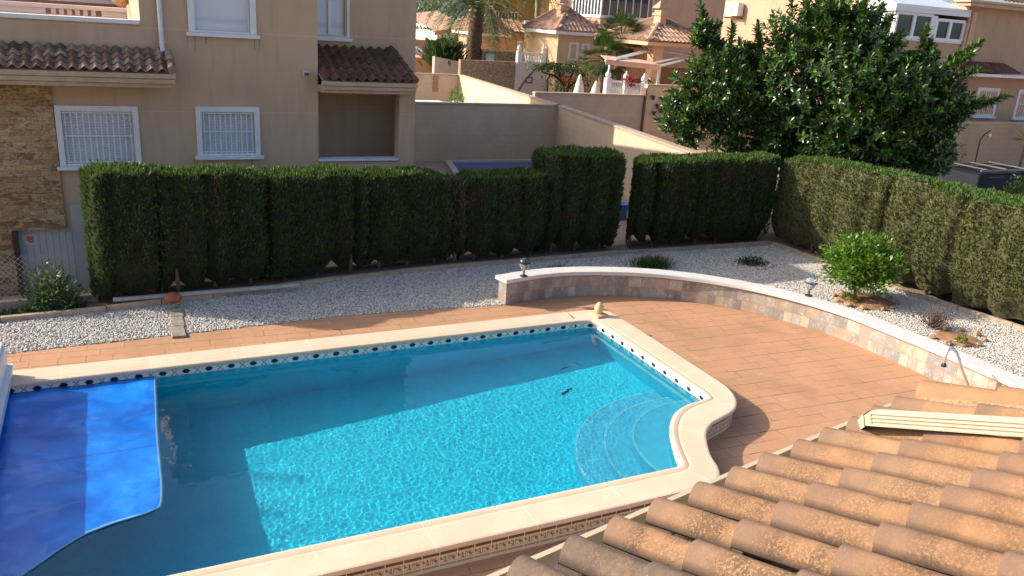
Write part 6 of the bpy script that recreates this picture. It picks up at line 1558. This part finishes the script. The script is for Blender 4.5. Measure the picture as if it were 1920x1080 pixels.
# gutter: cream channel with a rolled front lip
MGUT = plain('cream_gutter', (.50, .42, .30), .45, .06, 3); gp = [(-.06, -.01), (-.06, -.10), (.02, -.11), (.080, -.012), (.080, .002), (.104, .002), (.106, -.014), (.06, -.125), (-.07, -.115), (-.07, -.01)]
EH = Vector((-E_.y, E_.x, 0));  # outward, towards the pool
g0 = P0-N_*CR+E_*(-.32*PW); 
m = MB(); 
def gpt(s, o, z): return g0+E_*s+EH*(o+.035)+Vector((0, 0, z-.005))
s0, s1 = -3*PW, (11.65)*PW
for (a, za_), (b, zb2) in zip(gp, gp[1:]+gp[:1]): m.quad(gpt(s0, a, za_), gpt(s1, a, za_), gpt(s1, b, zb2), gpt(s0, b, zb2))
m.quad(gpt(s1, -.065, -.02), gpt(s1, -.065, -.11), gpt(s1, .03, -.12), gpt(s1, .05, -.015)); m.build('gutter', MGUT, our)
# downspout lying across the tiles
def onroof(x, y, lift):
    d = ray(x, y); o = P0+N_*lift; t = (o-CAMP).dot(N_)/d.dot(N_); return CAMP+d*t
a = onroof(1640, 783, .055); b = onroof(1990, 806, .055); d = (b-a); dn = d.normalized(); sd_ = N_.cross(dn).normalized()
m = MB(); hw, hh_ = .046, .030
def ribprof():
    P = [];
    for k in range(5):
        x0 = -hw+k*2*hw/5; P += [(x0, hh_), (x0+.4*hw/5*2, hh_), (x0+.5*hw/5*2, hh_-.006), (x0+.9*hw/5*2, hh_-.006)]
    P += [(hw, hh_)]
    for k in range(3): z0_ = hh_-.008-k*.018; P += [(hw, z0_), (hw-.004, z0_-.003), (hw-.004, z0_-.011), (hw, z0_-.014)]
    P += [(hw, -hh_), (-hw, -hh_)]
    for k in range(3): z0_ = -hh_+.008+k*.018; P += [(-hw, z0_), (-hw+.004, z0_+.003), (-hw+.004, z0_+.011), (-hw, z0_+.014)]
    return P
RP = ribprof(); e0 = onroof(1603, 797, -.035)
path = [(a, dn, N_), (b, dn, N_)]
for (p_, t_, n_), (p2, t2_, n2) in zip(path, path[1:]):
    for (x0_, z0_), (x1_, z1_) in zip(RP, RP[1:]+RP[:1]): m.quad(p_+sd_*x0_+n_*z0_, p2+sd_*x0_+n2*z0_, p2+sd_*x1_+n2*z1_, p_+sd_*x1_+n_*z1_)
m.quad(*[a+sd_*x_+N_*z_ for x_, z_ in ((-hw, -hh_), (hw, -hh_), (hw, hh_), (-hw, hh_))])
# elbow into the gutter
pts = [a, a-dn*.035-N_*.006, e0+dn*.02]; 
for p_, p2 in zip(pts, pts[1:]):
    q_ = [p_+sd_*x_+N_*z_ for x_, z_ in ((-hw, -hh_), (hw, -hh_), (hw, hh_), (-hw, hh_))]; q2_ = [p2+sd_*x_*.92+N_*z_*.85 for x_, z_ in ((-hw, -hh_), (hw, -hh_), (hw, hh_), (-hw, hh_))]
    for k in range(4): m.quad(q_[k], q_[(k+1) % 4], q2_[(k+1) % 4], q2_[k])
m.build('downspout', MGUT, our)
# the house wall the roof belongs to, out of the picture to the right
